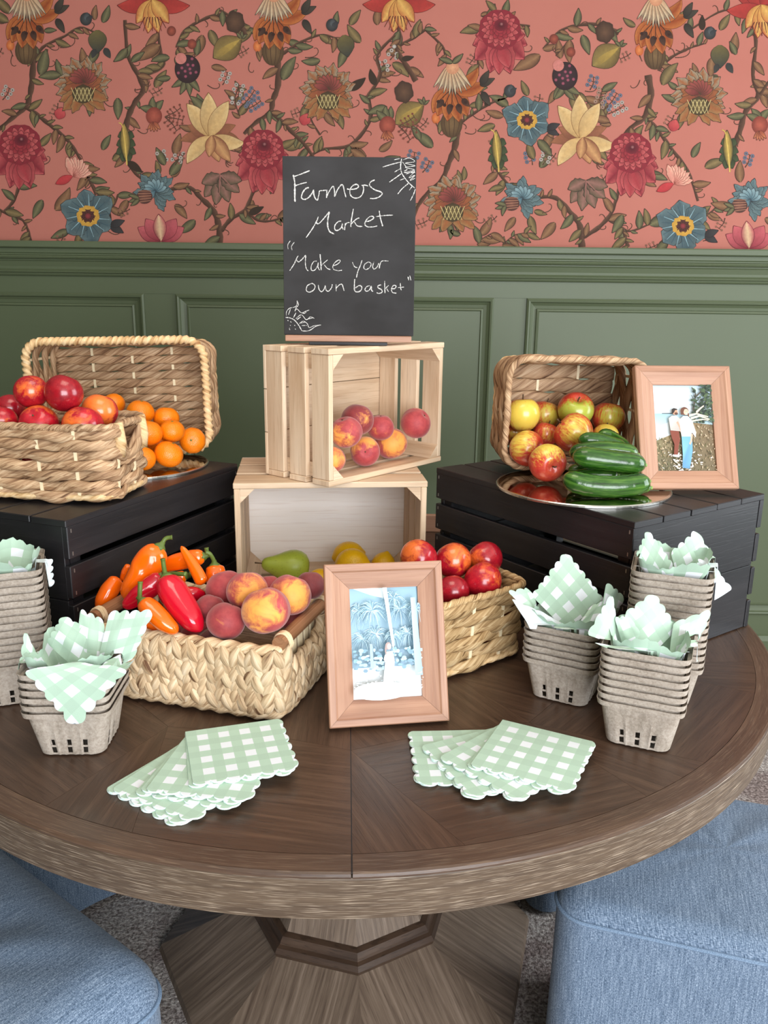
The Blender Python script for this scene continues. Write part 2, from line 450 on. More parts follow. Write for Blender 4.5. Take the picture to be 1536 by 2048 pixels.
M['apple'] = two_tone('apple_skin', srgb(186, 44, 38), srgb(206, 84, 58), srgb(228, 190, 66), srgb(216, 196, 88), .28, .25, 0, srgb(236, 216, 150), .72, .02)
def citrus(name, c1, c2, sc, bump):
    k = NT(name); n1 = k.noise(k.objmap((1.2, 1.2, 1.2)), 1.0, 3)
    k.col(k.mix(n1, c1, c2)); vn = k.n('ShaderNodeTexVoronoi'); k.l(k.objmap((sc,) * 3), vn.inputs['Vector']); vn.inputs['Scale'].default_value = 1.0
    k.set(rough=.34, spec=.5); k.bump(vn.outputs[0], bump, .0012); return k.m
M['mandarin'] = citrus('mandarin_peel', srgb(244, 138, 10), srgb(236, 116, 8), 15, .35)
M['lemon'] = citrus('lemon_peel', srgb(246, 196, 14), srgb(238, 176, 10), 15, .3)
k = NT('pear_skin'); vn = k.noise(k.objmap((12, 12, 12)), 1.0, 2); n1 = k.noise(k.objmap((1.2, 1.2, 1.2)), 1.0, 3)
c = k.mix(n1, srgb(148, 164, 52), srgb(172, 184, 66)); k.col(k.mix(k.math('MULTIPLY', k.ramp(vn, [(.62, (0, 0, 0)), (.7, (1, 1, 1))]), .5), c, srgb(96, 88, 36))); k.set(rough=.38, coat=.1); M['pear'] = k.m
def pepper_mat(name, c1, c2):
    k = NT(name); n1 = k.noise(k.objmap((18, 18, 18)), 1.0, 2); k.col(k.mix(n1, c1, c2)); k.set(rough=.16, coat=.4); k.b.inputs['Coat Roughness'].default_value = .05; return k.m
M['pep_o'] = pepper_mat('orange_pepper_skin', srgb(248, 112, 8), srgb(240, 92, 6))
M['pep_r'] = pepper_mat('red_pepper_skin', srgb(204, 14, 40), srgb(188, 8, 36))
k = NT('green_stem'); k.col(k.mix(k.noise(k.objmap((60, 60, 60)), 1.0, 2), srgb(70, 92, 34), srgb(104, 122, 50))); k.set(rough=.5); M['gstem'] = k.m
k = NT('brown_stem'); k.col(srgb(82, 58, 34)); k.set(rough=.7); M['bstem'] = k.m
k = NT('cucumber_skin'); n0 = k.noise(k.uvmap(16, 14), 1.0, 3, .6); n1 = k.noise(k.uvmap(90, 6), 1.0, 3, .6)
c = k.ramp(n0, [(.32, srgb(20, 50, 12)), (.5, srgb(42, 84, 22)), (.7, srgb(84, 122, 46))])
k.col(c); k.set(rough=.24, coat=.2); k.bump(n1, .4, .002); M['cuke'] = k.m
k = NT('cucumber_tip'); k.col(srgb(120, 150, 70)); k.set(rough=.5); M['cuketip'] = k.m
# ================================================================== the room
def structure(name, mb, mat, parent=None, smooth=False):
    o = mb.build(name, mat, parent, smooth)
    if parent is None: o['kind'] = 'structure'
    return o
XL, XR, YF, ZC = -2.7, 3.0, -2.4, 2.8
b = MB(); b.box(((XL + XR) / 2, (YF + WALLY) / 2, -.05), (XR - XL, WALLY - YF, .1)); floor = structure('floor', b, M['carpet'])
tag(floor, 'grey speckled carpet under the round table', 'floor')
b = MB(); b.box(((XL + XR) / 2, (YF + WALLY) / 2, ZC + .05), (XR - XL, WALLY - YF, .1)); o = structure('ceiling', b, M['white']); tag(o, 'plain pale ceiling above the room', 'ceiling')
b = MB(); b.box(((XL + XR) / 2, WALLY + .06, ZC / 2), (XR - XL, .1, ZC)); wall = structure('wall_back', b, M['pink'])
tag(wall, 'pink floral wallpapered wall over green wainscot', 'wall')
b = MB(); b.box((XL - .05, (YF + WALLY) / 2, ZC / 2), (.1, WALLY - YF, ZC)); o = structure('wall_left', b, M['green']); tag(o, 'green painted side wall left of the table', 'wall')
# right wall with a window opening, front wall with a window opening
def wall_with_hole(name, label, u0, u1, h0, h1, w0, w1, put):
    bb = MB()
    for (a0, a1, z0, z1) in ((u0, h0, 0, ZC), (h1, u1, 0, ZC), (h0, h1, 0, w0), (h0, h1, w1, ZC)): put(bb, a0, a1, z0, z1)
    o_ = structure(name, bb, M['green']); tag(o_, label, 'wall')
    return o_
wall_with_hole('wall_right', 'green painted side wall with a window', YF, WALLY, .25, 1.85, .6, 2.5,
               lambda bb, a0, a1, z0, z1: bb.box((XR + .05, (a0 + a1) / 2, (z0 + z1) / 2), (.1, a1 - a0, z1 - z0)))
wall_with_hole('wall_front', 'green painted wall with wide window behind the photographer', XL, XR, -.15, 2.55, .5, 2.5,
               lambda bb, a0, a1, z0, z1: bb.box(((a0 + a1) / 2, YF - .05, (z0 + z1) / 2), (a1 - a0, .1, z1 - z0)))
# window frames with glazing bars
w = empty('window_1', (1.2, YF, 1.5), None, 'wide white window behind the photographer', 'window', kind='structure')
for sx in (-1.35, 1.35):
    b = MB(); b.box((sx, .04, 0), (.07, .06, 2.06)); b.build('window_frame', M['white'], w)
for sz in (-1.0, 1.0):
    b = MB(); b.box((0, .04, sz), (2.76, .06, .07)); b.build('window_frame', M['white'], w)
for sx in (-.45, .45):
    b = MB(); b.box((sx, .115, 0), (.05, .03, 1.98)); b.build('glazing_bar', M['white'], w)
b = MB(); b.box((0, .115, .3), (2.68, .03, .04)); b.build('glazing_bar', M['white'], w)
w = empty('window_2', (XR, 1.05, 1.55), None, 'white window in the right side wall', 'window', kind='structure')
for sy in (-.8, .8):
    b = MB(); b.box((-.04, sy, 0), (.06, .07, 1.96)); b.build('window_frame', M['white'], w)
for sz in (-.95, .95):
    b = MB(); b.box((-.04, 0, sz), (.06, 1.66, .07)); b.build('window_frame', M['white'], w)
b = MB(); b.box((-.115, 0, 0), (.03, .05, 1.9)); b.build('glazing_bar', M['white'], w)

# wainscot on the back wall: backing, panels with mitred mouldings, rail, baseboard
RT = 1.517
b = MB(); b.box(((XL + XR) / 2, WALLY + .003, RT / 2), (XR - XL, .014, RT - .004)); b.build('wainscot_backing', M['green'], wall)
def sweep_frame(mb, x0, x1, z0, z1, prof, y):
    """profile (inset, out) swept round a rectangle on the wall, mitred"""
    rings = []
    for ins, out in prof:
        rings.append([(x0 + ins, y - out, z0 + ins), (x1 - ins, y - out, z0 + ins), (x1 - ins, y - out, z1 - ins), (x0 + ins, y - out, z1 - ins)])
    for a, c in zip(rings[:-1], rings[1:]):
        for k_ in range(4):
            q = (k_ + 1) % 4
            mb.face([a[k_], a[q], c[q], c[k_]])
PROF = [(0, 0), (.0, .008), (.006, .012), (.012, .010), (.015, .004), (.024, -.002), (.034, -.004), (.036, .002), (.042, .004), (.047, -.003), (.050, -.004)]
ys = WALLY - .012
for (x0, x1) in ((-2.01, -.826), (-.718, .366), (.478, 1.562), (1.674, 2.75)):
    b = MB(); sweep_frame(b, x0, x1, .215, 1.352, PROF, ys); b.build('panel_moulding', M['green'], wall)
    b = MB(); b.box(((x0 + x1) / 2, ys + .006, (.215 + 1.352) / 2), (x1 - x0 - .09, .012, 1.137 - .09)); b.build('panel', M['green'], wall)
for (x0, x1) in ((-2.7, -2.01), (-.826, -.718), (.366, .478), (1.562, 1.674), (2.75, 3.0)):
    b = MB(); b.box(((x0 + x1) / 2, ys + .006, .783), (x1 - x0, .012, 1.137)); b.build('stile', M['green'], wall)
b = MB(); b.box(((XL + XR) / 2, ys + .006, (1.352 + RT) / 2 - .005), (XR - XL, .0125, RT - 1.352 - .01)); b.build('top_rail', M['green'], wall)
b = MB(); b.box(((XL + XR) / 2, ys + .006, .17), (XR - XL, .0125, .09)); b.build('bottom_rail', M['green'], wall)
def extr(name, prof, x0, x1, ybase, mat):
    bb = MB()
    P = [[(x, ybase - o_, z) for (o_, z) in prof] for x in (x0, x1)]
    bb.grid(P)
    return bb.build(name, mat)
rp = [(0, RT + .001), (.050, RT), (.052, RT - .004), (.052, RT - .019), (.048, RT - .022), (.034, RT - .023), (.034, RT - .036), (.030, RT - .040), (.030, RT - .043), (.038, RT - .046),
      (.040, RT - .050), (.036, RT - .055), (.026, RT - .057), (.026, RT - .060), (.022, RT - .064), (.016, RT - .080), (.015, RT - .088), (.018, RT - .091), (.022, RT - .094), (.020, RT - .099), (.014, RT - .101), (.012, RT - .106), (.008, RT - .110), (0, RT - .111)]
o = extr('trim_1', rp, XL, XR, ys, M['green']); o['kind'] = 'structure'; tag(o, 'stepped green chair rail under the wallpaper', 'trim')
bp = [(0, .135), (.008, .13), (.012, .12), (.016, .112), (.016, 0)]
o = extr('baseboard_back', bp, XL, XR, ys, M['green']); o['kind'] = 'structure'; tag(o, 'green baseboard along the back wall', 'baseboard')

# ================================================================== round table
TC = Vector((-.065, 1.50, 0)); SEAM = math.radians(-87.3); TR = .76
tbl = empty('round_table', TC, None, 'round dark brown oak pedestal table with wedge veneer top', 'table')
EDGE = .058
# edge band (vertical face and underside)
b = MB(); n = 160
prof = [(TR - .10, TZ - .003), (TR, TZ - .003), (TR, TZ - .006), (TR - .003, TZ - EDGE), (TR - .006, TZ - EDGE - .003), (TR - .10, TZ - EDGE - .003)]
prof = [(TR - .06, TZ - .006), (TR - .0015, TZ - .006), (TR, TZ - .008), (TR - .002, TZ - EDGE), (TR - .006, TZ - EDGE - .002), (.10, TZ - EDGE - .002)]
rows = []
for (r, z) in prof: rows.append([(r * math.cos(2 * PI * k_ / n), r * math.sin(2 * PI * k_ / n), z) for k_ in range(n)])
lens = [0, .06, .063, .063 + EDGE, .12, .2]
b.grid(rows, lambda i, j: (j / n * 2 * PI * TR, lens[i]), closed_v=True, flip=True)
b.build('table_edge', M['edge'], tbl)
# border ring in two halves split at the seam
RI = .727
def ring_piece(name, a0, a1, r0, r1, z0, z1, mat, seg, parent, gap=.0006):
    bb = MB(); P = []; 
    for i in range(seg + 1):
        a = a0 + (a1 - a0) * i / seg
        ca, sa = math.cos(a), math.sin(a)
        P.append([(r0 * ca, r0 * sa, z0), (r0 * ca, r0 * sa, z1 - gap), ((r0 + gap) * ca, (r0 + gap) * sa, z1), ((r1 - .004) * ca, (r1 - .004) * sa, z1), ((r1 - .001) * ca, (r1 - .001) * sa, z1 - .001), (r1 * ca, r1 * sa, z1 - .004), (r1 * ca, r1 * sa, z0)])
    cr = [-.01, -.001, 0, r1 - r0, r1 - r0 + .001, r1 - r0 + .004, r1 - r0 + .01]
    bb.grid(P, lambda i, j: (a0 * r1 + (a1 - a0) * i / seg * r1, cr[j]))
    return bb.build(name, mat, parent)
for k_ in range(2):
    a0 = SEAM + k_ * PI
    ring_piece('table_border', a0 + .0012, a0 + PI - .0012, RI, TR, TZ - .006, TZ, M['border'], 90, tbl)
def veneer(poly, gdir, gap=.00022):
    """veneer panel: polygon on the table top, grain along gdir (angle); shrunk a touch so joints show"""
    c = Vector((sum(p[0] for p in poly) / len(poly), sum(p[1] for p in poly) / len(poly)))
    g = Vector((math.cos(gdir), math.sin(gdir))); h = Vector((-g.y, g.x)); off = (random.uniform(0, 30), random.uniform(0, 30))
    top = []
    for p in poly:
        d = Vector(p[:2]) - c; L = d.length
        top.append(c + d * ((L - gap) / L))
    bb = MB()
    bb.face([(p.x, p.y, TZ) for p in top], [(p.dot(g) + off[0], p.dot(h) + off[1]) for p in top])
    for i in range(len(top)):
        p, q = top[i], top[(i + 1) % len(top)]
        bb.face([(p.x, p.y, TZ), (p.x, p.y, TZ - .006), (q.x, q.y, TZ - .006), (q.x, q.y, TZ)], [(off[0], off[1])] * 4)
    return bb.build('veneer_panel', M['table'], tbl)
def pol(a, r): return (r * math.cos(a), r * math.sin(a))
def arc(a0, a1, r, n_=8): return [pol(a0 + (a1 - a0) * i / n_, r) for i in range(n_ + 1)]
D30 = PI / 6
RZ = .515
for k_ in range(12):
    a0 = SEAM + k_ * D30; a1 = a0 + D30; am = (a0 + a1) / 2
    rv = .485
    # each wedge: small triangle next to the first joint, broad outer piece, inner piece with radial grain
    veneer([pol(a0, RZ)] + arc(a0, a0 + math.radians(10), RI, 4), a0 + math.radians(22))
    veneer(arc(a0 + math.radians(10), a1, RI, 8) + [pol(a1, RZ), pol(am, rv), pol(a0, RZ)], am + PI / 2 + math.radians(2))
    veneer([pol(a0, .0005), pol(a0, RZ), pol(am, rv), pol(a1, RZ), pol(a1, .0005)], am + math.radians(12))
b = MB(); b.lathe([(.0, TZ - .003), (RI + .01, TZ - .003)], 90); b.build('top_core', M['base_dark'], tbl)
b = MB(); b.box((0, 0, TZ - .0005), (2 * TR - .004, .0013, .0013), Matrix.Rotation(SEAM, 3, 'Z')); b.build('leaf_seam', M['blackbase'], tbl)
# octagonal pedestal: flared base to the floor, moulding, narrowing shaft
def octo(r, z, a_off): return [(r * math.cos(a_off + k_ * PI / 4), r * math.sin(a_off + k_ * PI / 4), z) for k_ in range(8)]
AO = math.radians(-83)
lev_low = [(.405, 0), (.400, .014), (.205, .108)]
def facets(name, levels, mat):
    for k_ in range(8):
        bb = MB()
        for (r0, z0), (r1, z1) in zip(levels[:-1], levels[1:]):
            A = octo(r0, z0, AO); B = octo(r1, z1, AO); q = (k_ + 1) % 8
            a, b2, c2, d = Vector(A[k_]), Vector(A[q]), Vector(B[q]), Vector(B[k_])
            mid = (a + b2) / 2; tn = (b2 - a).normalized(); upv = ((c2 + d) / 2 - mid).normalized(); o_ = k_ * 3.1
            bb.face([a, b2, c2, d], [((p - mid).dot(upv) + o_, (p - mid).dot(tn) + o_) for p in (a, b2, c2, d)])
        bb.build(name, mat, tbl)
facets('base_facet', lev_low, M['base'])
facets('shaft_facet', [(.192, .130), (.125, .26), (.10, .50), (.16, .70)], M['base'])
for k_ in range(8):
    mp = [(.205, .100), (.218, .102), (.222, .112), (.216, .121), (.208, .124), (.206, .129), (.200, .137), (.188, .140)]
    bb = MB(); q = (k_ + 1) % 8
    for (r0, z0), (r1, z1) in zip(mp[:-1], mp[1:]):
        A = octo(r0, z0, AO); B = octo(r1, z1, AO)
        bb.face([A[k_], A[q], B[q], B[k_]], [(0, z0), (.2, z0), (.2, z1), (0, z1)])
    bb.build('base_moulding', M['base_dark'], tbl)

# ================================================================== slipcovered stools
def stool(center, rot, sx, sy, h, label, rad=.035, crown=.012, folds=True):
    """upholstered cube stool: cushion top with rounded edge, piping seam, skirted sides"""
    t = empty('upholstered_stool', (center[0], center[1], 0), rot, label, 'stool', 'blue linen stools around the table')
    def outline(ins, nseg=8, rc=.05):
        P = []
        for cx, cy, a0 in ((sx / 2 - rc, sy / 2 - rc, 0), (-sx / 2 + rc, sy / 2 - rc, PI / 2), (-sx / 2 + rc, -sy / 2 + rc, PI), (sx / 2 - rc, -sy / 2 + rc, 1.5 * PI)):
            for i in range(nseg + 1):
                a = a0 + PI / 2 * i / nseg
                P.append((cx + (rc - ins) * math.cos(a), cy + (rc - ins) * math.sin(a)))
        return P
    N0 = len(outline(0))
    def dense(P):
        o_ = []
        for i in range(len(P)):
            p, q = Vector(P[i]), Vector(P[(i + 1) % len(P)]); m_ = max(1, int((q - p).length / .02))
            for j in range(m_): o_.append(p + (q - p) * j / m_)
        return o_
    # cushion
    bb = MB(); rows = []
    base = dense(outline(0)); NB = len(base)
    levels = [(0, h - rad * 1.0)]
    for i in range(1, 9):
        a = PI / 2 * i / 8; levels.append((rad * (1 - math.cos(a)), h - rad + rad * math.sin(a)))
    for ins, z in levels:
        rows.append([Vector((p.x * (1 - 2 * ins / sx), p.y * (1 - 2 * ins / sy), z)) for p in base])
    for i in range(1, 8):
        sc = (1 - i / 7.0); rows.append([Vector((p.x * (1 - 2 * rad / sx) * sc, p.y * (1 - 2 * rad / sy) * sc, h + crown * (1 - sc * sc) + (.004 * math.sin(p.x * 30) * math.sin(p.y * 23 + 1) * sc if folds else 0))) for p in base])
    n_ = len(bb.v)
    bb.grid(rows, None, closed_v=True, flip=True)
    bb.uv = [[(bb.v[vi][0] + .3 * bb.v[vi][2], bb.v[vi][1]) for vi in f] for f in bb.f]
    c = bb.build('cushion_top', M['linen'], t, True)
    # side panels (skirt), slightly rippled
    sides = MB(); rows = []
    acc = [0.0]
    for i in range(NB): acc.append(acc[-1] + (base[(i + 1) % NB] - base[i]).length)
    for kz in range(13):
        z = .012 + (h - rad - .012) * kz / 12
        rr = []
        for i, p in enumerate(base):
            nrm = Vector((p.x / sx, p.y / sy)).normalized(); w_ = .004 * math.sin(acc[i] * 34) * (1 - kz / 12) + .004 * (1 - kz / 12)
            rr.append(Vector((p.x + nrm.x * w_, p.y + nrm.y * w_, z)))
        rows.append(rr)
    sides.grid(rows, lambda i, j: (acc[min(j, NB)], i / 12 * h), closed_v=True, flip=True)
    sides.build('skirt', M['linen'], t, True)
    b2 = MB(); b2.tube([(p.x * 1.004, p.y * 1.004, h - rad) for p in base], .0035, 8, closed=True, usc=1); b2.build('piping', M['pipe'], t, True)
    return t
stool((-.632, .875), math.radians(143), .50, .50, .49, 'blue linen stool in left foreground with rounded cushion edge', .075, .01)
_c = Vector((.262, 1.035)); _r = math.radians(-17)
stool((_c.x + .25 * math.cos(_r) - .19 * math.sin(_r), _c.y + .25 * math.sin(_r) + .19 * math.cos(_r)), _r, .50, .38, .485, 'blue linen stool in right foreground with creased slipcover', .03, .012)
stool((-.79, 1.74), math.radians(45), .44, .44, .47, 'shaded blue stool tucked under the far left of the table', .04)
stool((.468, 1.815), math.radians(23), .40, .40, .47, 'shaded blue stool behind the right of the pedestal', .04)

# ================================================================== crates
def black_crate(label, F, R, Lw, W, H, inward):
    """upturned slatted crate: F near top corner, R other end of the near long side, W across"""
    d = (R - F); d.z = 0; d.normalize()
    nrm = Vector((-d.y, d.x, 0)) * inward
    ctr = F + d * (Lw / 2) + nrm * (W / 2)
    ang = math.atan2(d.y, d.x)
    t = empty('slatted_crate', (ctr.x, ctr.y, TZ), ang, label, 'crate', 'black crates used as risers')
    th = .011; nb = 5
    bw = (W - (nb - 1) * .004) / nb
    for i in range(nb):
        b = MB(); b.box((random.uniform(-.001, .001), -W / 2 + bw / 2 + i * (bw + .004), H - th / 2), (Lw + random.uniform(-.002, .001), bw, th), bev=.0012); b.build('top_slat', M['black'], t)
    H2 = H - th; ns = 4; gap = .012; sh = (H2 - 3 * gap) / ns
    for sy in (-1, 1):
        for i in range(ns):
            b = MB(); b.box((0, sy * (W / 2 - th / 2), .001 + sh / 2 + i * (sh + gap)), (Lw - .002, th, sh), bev=.0012)
            s_ = b.build('side_slat', M['black'], t)
            for sx in (-1, 1):
                for zz in (-.35, .35):
                    q = MB(); q.box((sx * (Lw / 2 - .009), sy * (W / 2 + .0001), .001 + sh / 2 + i * (sh + gap) + zz * sh), (.002, .0012, .006)); q.build('staple', M['nail'], s_)
    for sx in (-1, 1):
        for kz in range(2):
            hh = H2 / 2
            b = MB(); b.box((sx * (Lw / 2 - th / 2 - .003), 0, .001 + hh / 2 + kz * hh), (th, W - 2 * th - .001, hh - .001), axis=1, bev=.001); b.build('end_panel', M['black'], t)
        for sy in (-1, 1):
            b = MB(); b.box((sx * (Lw / 2 - .026), sy * (W / 2 - th - .012), H2 / 2), (.022, .022, H2 - .004)); b.build('corner_post', M['black'], t)
    return t
HC = .256
RF, RR, RL = onz(1271, 1045, TZ + HC), onz(1519, 985, TZ + HC), onz(872, 935, TZ + HC)
crate_right = black_crate('black stained slatted crate on the right carrying apples and cucumbers', RF, RL, .497, .36, HC, -1)
LF, LR = onz(131, 1042, TZ + HC), onz(476, 927, TZ + HC)
crate_left = black_crate('black stained slatted crate on the left carrying nectarines and mandarins', LF, LR, .49, .36, HC, 1)
CT = TZ + HC                     # top of the black crates

def pine_crate(label, P0, P1, Hh, D, z, back, nlev=3):
    """crate on its side, opening to the viewer; P0-P1 front lower edge"""
    d = (P1 - P0); d.z = 0; Lw = d.length; d.normalize()
    mid = (P0 + P1) / 2
    R3 = Matrix(((d.x, 0, d.y), (d.y, 0, -d.x), (0, 1, 0)))      # columns x=d, y=up, z=out to the viewer
    t = empty('wooden_crate', (mid.x, mid.y, z), R3, label, 'crate', 'pale pine crates stacked in the middle')
    th = .011; bt = .008
    gp = .016; sw = (D - bt - gp * (nlev - 1)) / nlev
    for i in range(nlev):
        zc = -sw / 2 - i * (sw + gp)
        for y in (th / 2, Hh - th / 2):
            b = MB(); b.box((0, y, zc), (Lw + random.uniform(-.002, .002), th, sw), bev=.0012); b.build('long_slat', M['pine'], t)
        for sx in (-1, 1):
            b = MB(); b.box((sx * (Lw / 2 - th / 2 - .0015), Hh / 2, zc + random.uniform(-.001, .001)), (th, Hh - 2 * th - .0005, sw), axis=1, bev=.0012); b.build('short_slat', M['pine'], t)
    if back == 'ply':
        b = MB(); b.box((0, Hh / 2, -D + bt / 2), (Lw - .002, Hh - .002, bt - .001), axis=0); b.build('plywood_back', M['ply'], t)
    else:
        nb = 3; bh = Hh / nb
        for i in range(nb):
            b = MB(); b.box((0, bh / 2 + i * bh, -D + bt / 2), (Lw - .002, bh - .0012, bt - .001), axis=0, bev=.0008); b.build('back_board', M['pine'], t)
    for sx in (-1, 1):
        for sy in (0, 1):
            x0 = sx * (Lw / 2 - th - .0018); y0 = th + .0003 if sy == 0 else Hh - th - .0003
            x1 = x0 - sx * .027; y1 = y0 + (.027 if sy == 0 else -.027)
            b = MB(); tri = [(x0, y0), (x1, y0), (x0, y1)]
            za, zb = -.0015, -D + bt + .001
            o_ = random.uniform(0, 9)
            b.face([(x, y, za) for x, y in tri], [(x * .2 + o_, y) for x, y in tri]); b.face([(x, y, zb) for x, y in tri[::-1]], [(x * .2 + o_, y) for x, y in tri])
            for i in range(3):
                p, q = tri[i], tri[(i + 1) % 3]
                b.face([(p[0], p[1], za), (p[0], p[1], zb), (q[0], q[1], zb), (q[0], q[1], za)], [(za, o_), (zb, o_), (zb, o_ + .03), (za, o_ + .03)])
            b.build('corner_block', M['pine'], t, weld=True)
    return t
HL = .25
LA, LB = Vector((-.283, 1.492, 0)), Vector((.083, 1.530, 0))
crate_low = pine_crate('lower pale pine crate on its side with plywood back holding pear and lemons', LA, LB, HL, .262, TZ + .0004, 'ply')
UZ = TZ + HL + .0010
UF, UR = onz(658.6, 975, UZ), onz(882, 922, UZ)
crate_up = pine_crate('upper pale pine crate turned at an angle holding peaches under the chalkboard', UF, UR, HL, .174, UZ, 'boards')
UTOP = UZ + HL

# wooden board end seen between the lower crate and the black crate on the right
p0 = onz(853, 1062, TZ)
t = MB(); t.box((0, 0, .022), (.10, .018, .044), bev=.001)
o = t.build('wooden_board', M['oak']); o.location = (p0.x + .03, p0.y, TZ + .0004); tag(o, 'short pale wooden board lying behind the lower pine crate', 'board')

# ================================================================== chalkboard
u = (UR - UF); u.z = 0; u.normalize()
cbx0, cbx1 = 570.0, 823.5
CY = 1.600
pA, pB = ony(573, 685, CY), ony(822, 685, CY)
ZB = UTOP + .0005
wB = (pB - pA).length
cb = empty('chalkboard_sign', ((pA.x + pB.x) / 2, CY, ZB), 0.0, 'black chalkboard sign reading Farmers Market on a wooden ledge', 'sign')
lean = math.radians(4.0)
b = MB(); b.box((0, .006, .003), (wB * .62, .07, .006), bev=.001); b.build('base_foot', M['blackbase'], cb)
b = MB(); b.box((0, -.004, .0115), (wB, .030, .011), bev=.0008); b.build('chalk_ledge', M['oak'], cb)
Hb = ony(700, 323, CY).z - ZB - .017 + .012
Wb = wB * 1.035
panel = empty('board_panel', (0, 0, .0172), (-lean, 0, 0)); panel.parent = cb
b = MB(); b.box((0, .004, Hb / 2), (Wb, .008, Hb), bev=.0006); bo = b.build('board', M['board'], cb); bo.location = (0, 0, .0172); bo.rotation_euler = (-lean, 0, 0)
bpy.data.objects.remove(panel)
b = MB(); b.box((0, .012, Hb * .45), (wB * .12, .007, Hb * .85), bev=.001); st = b.build('back_support', M['blackbase'], cb); st.location = (0, 0, .0172); st.rotation_euler = (-lean, 0, 0)
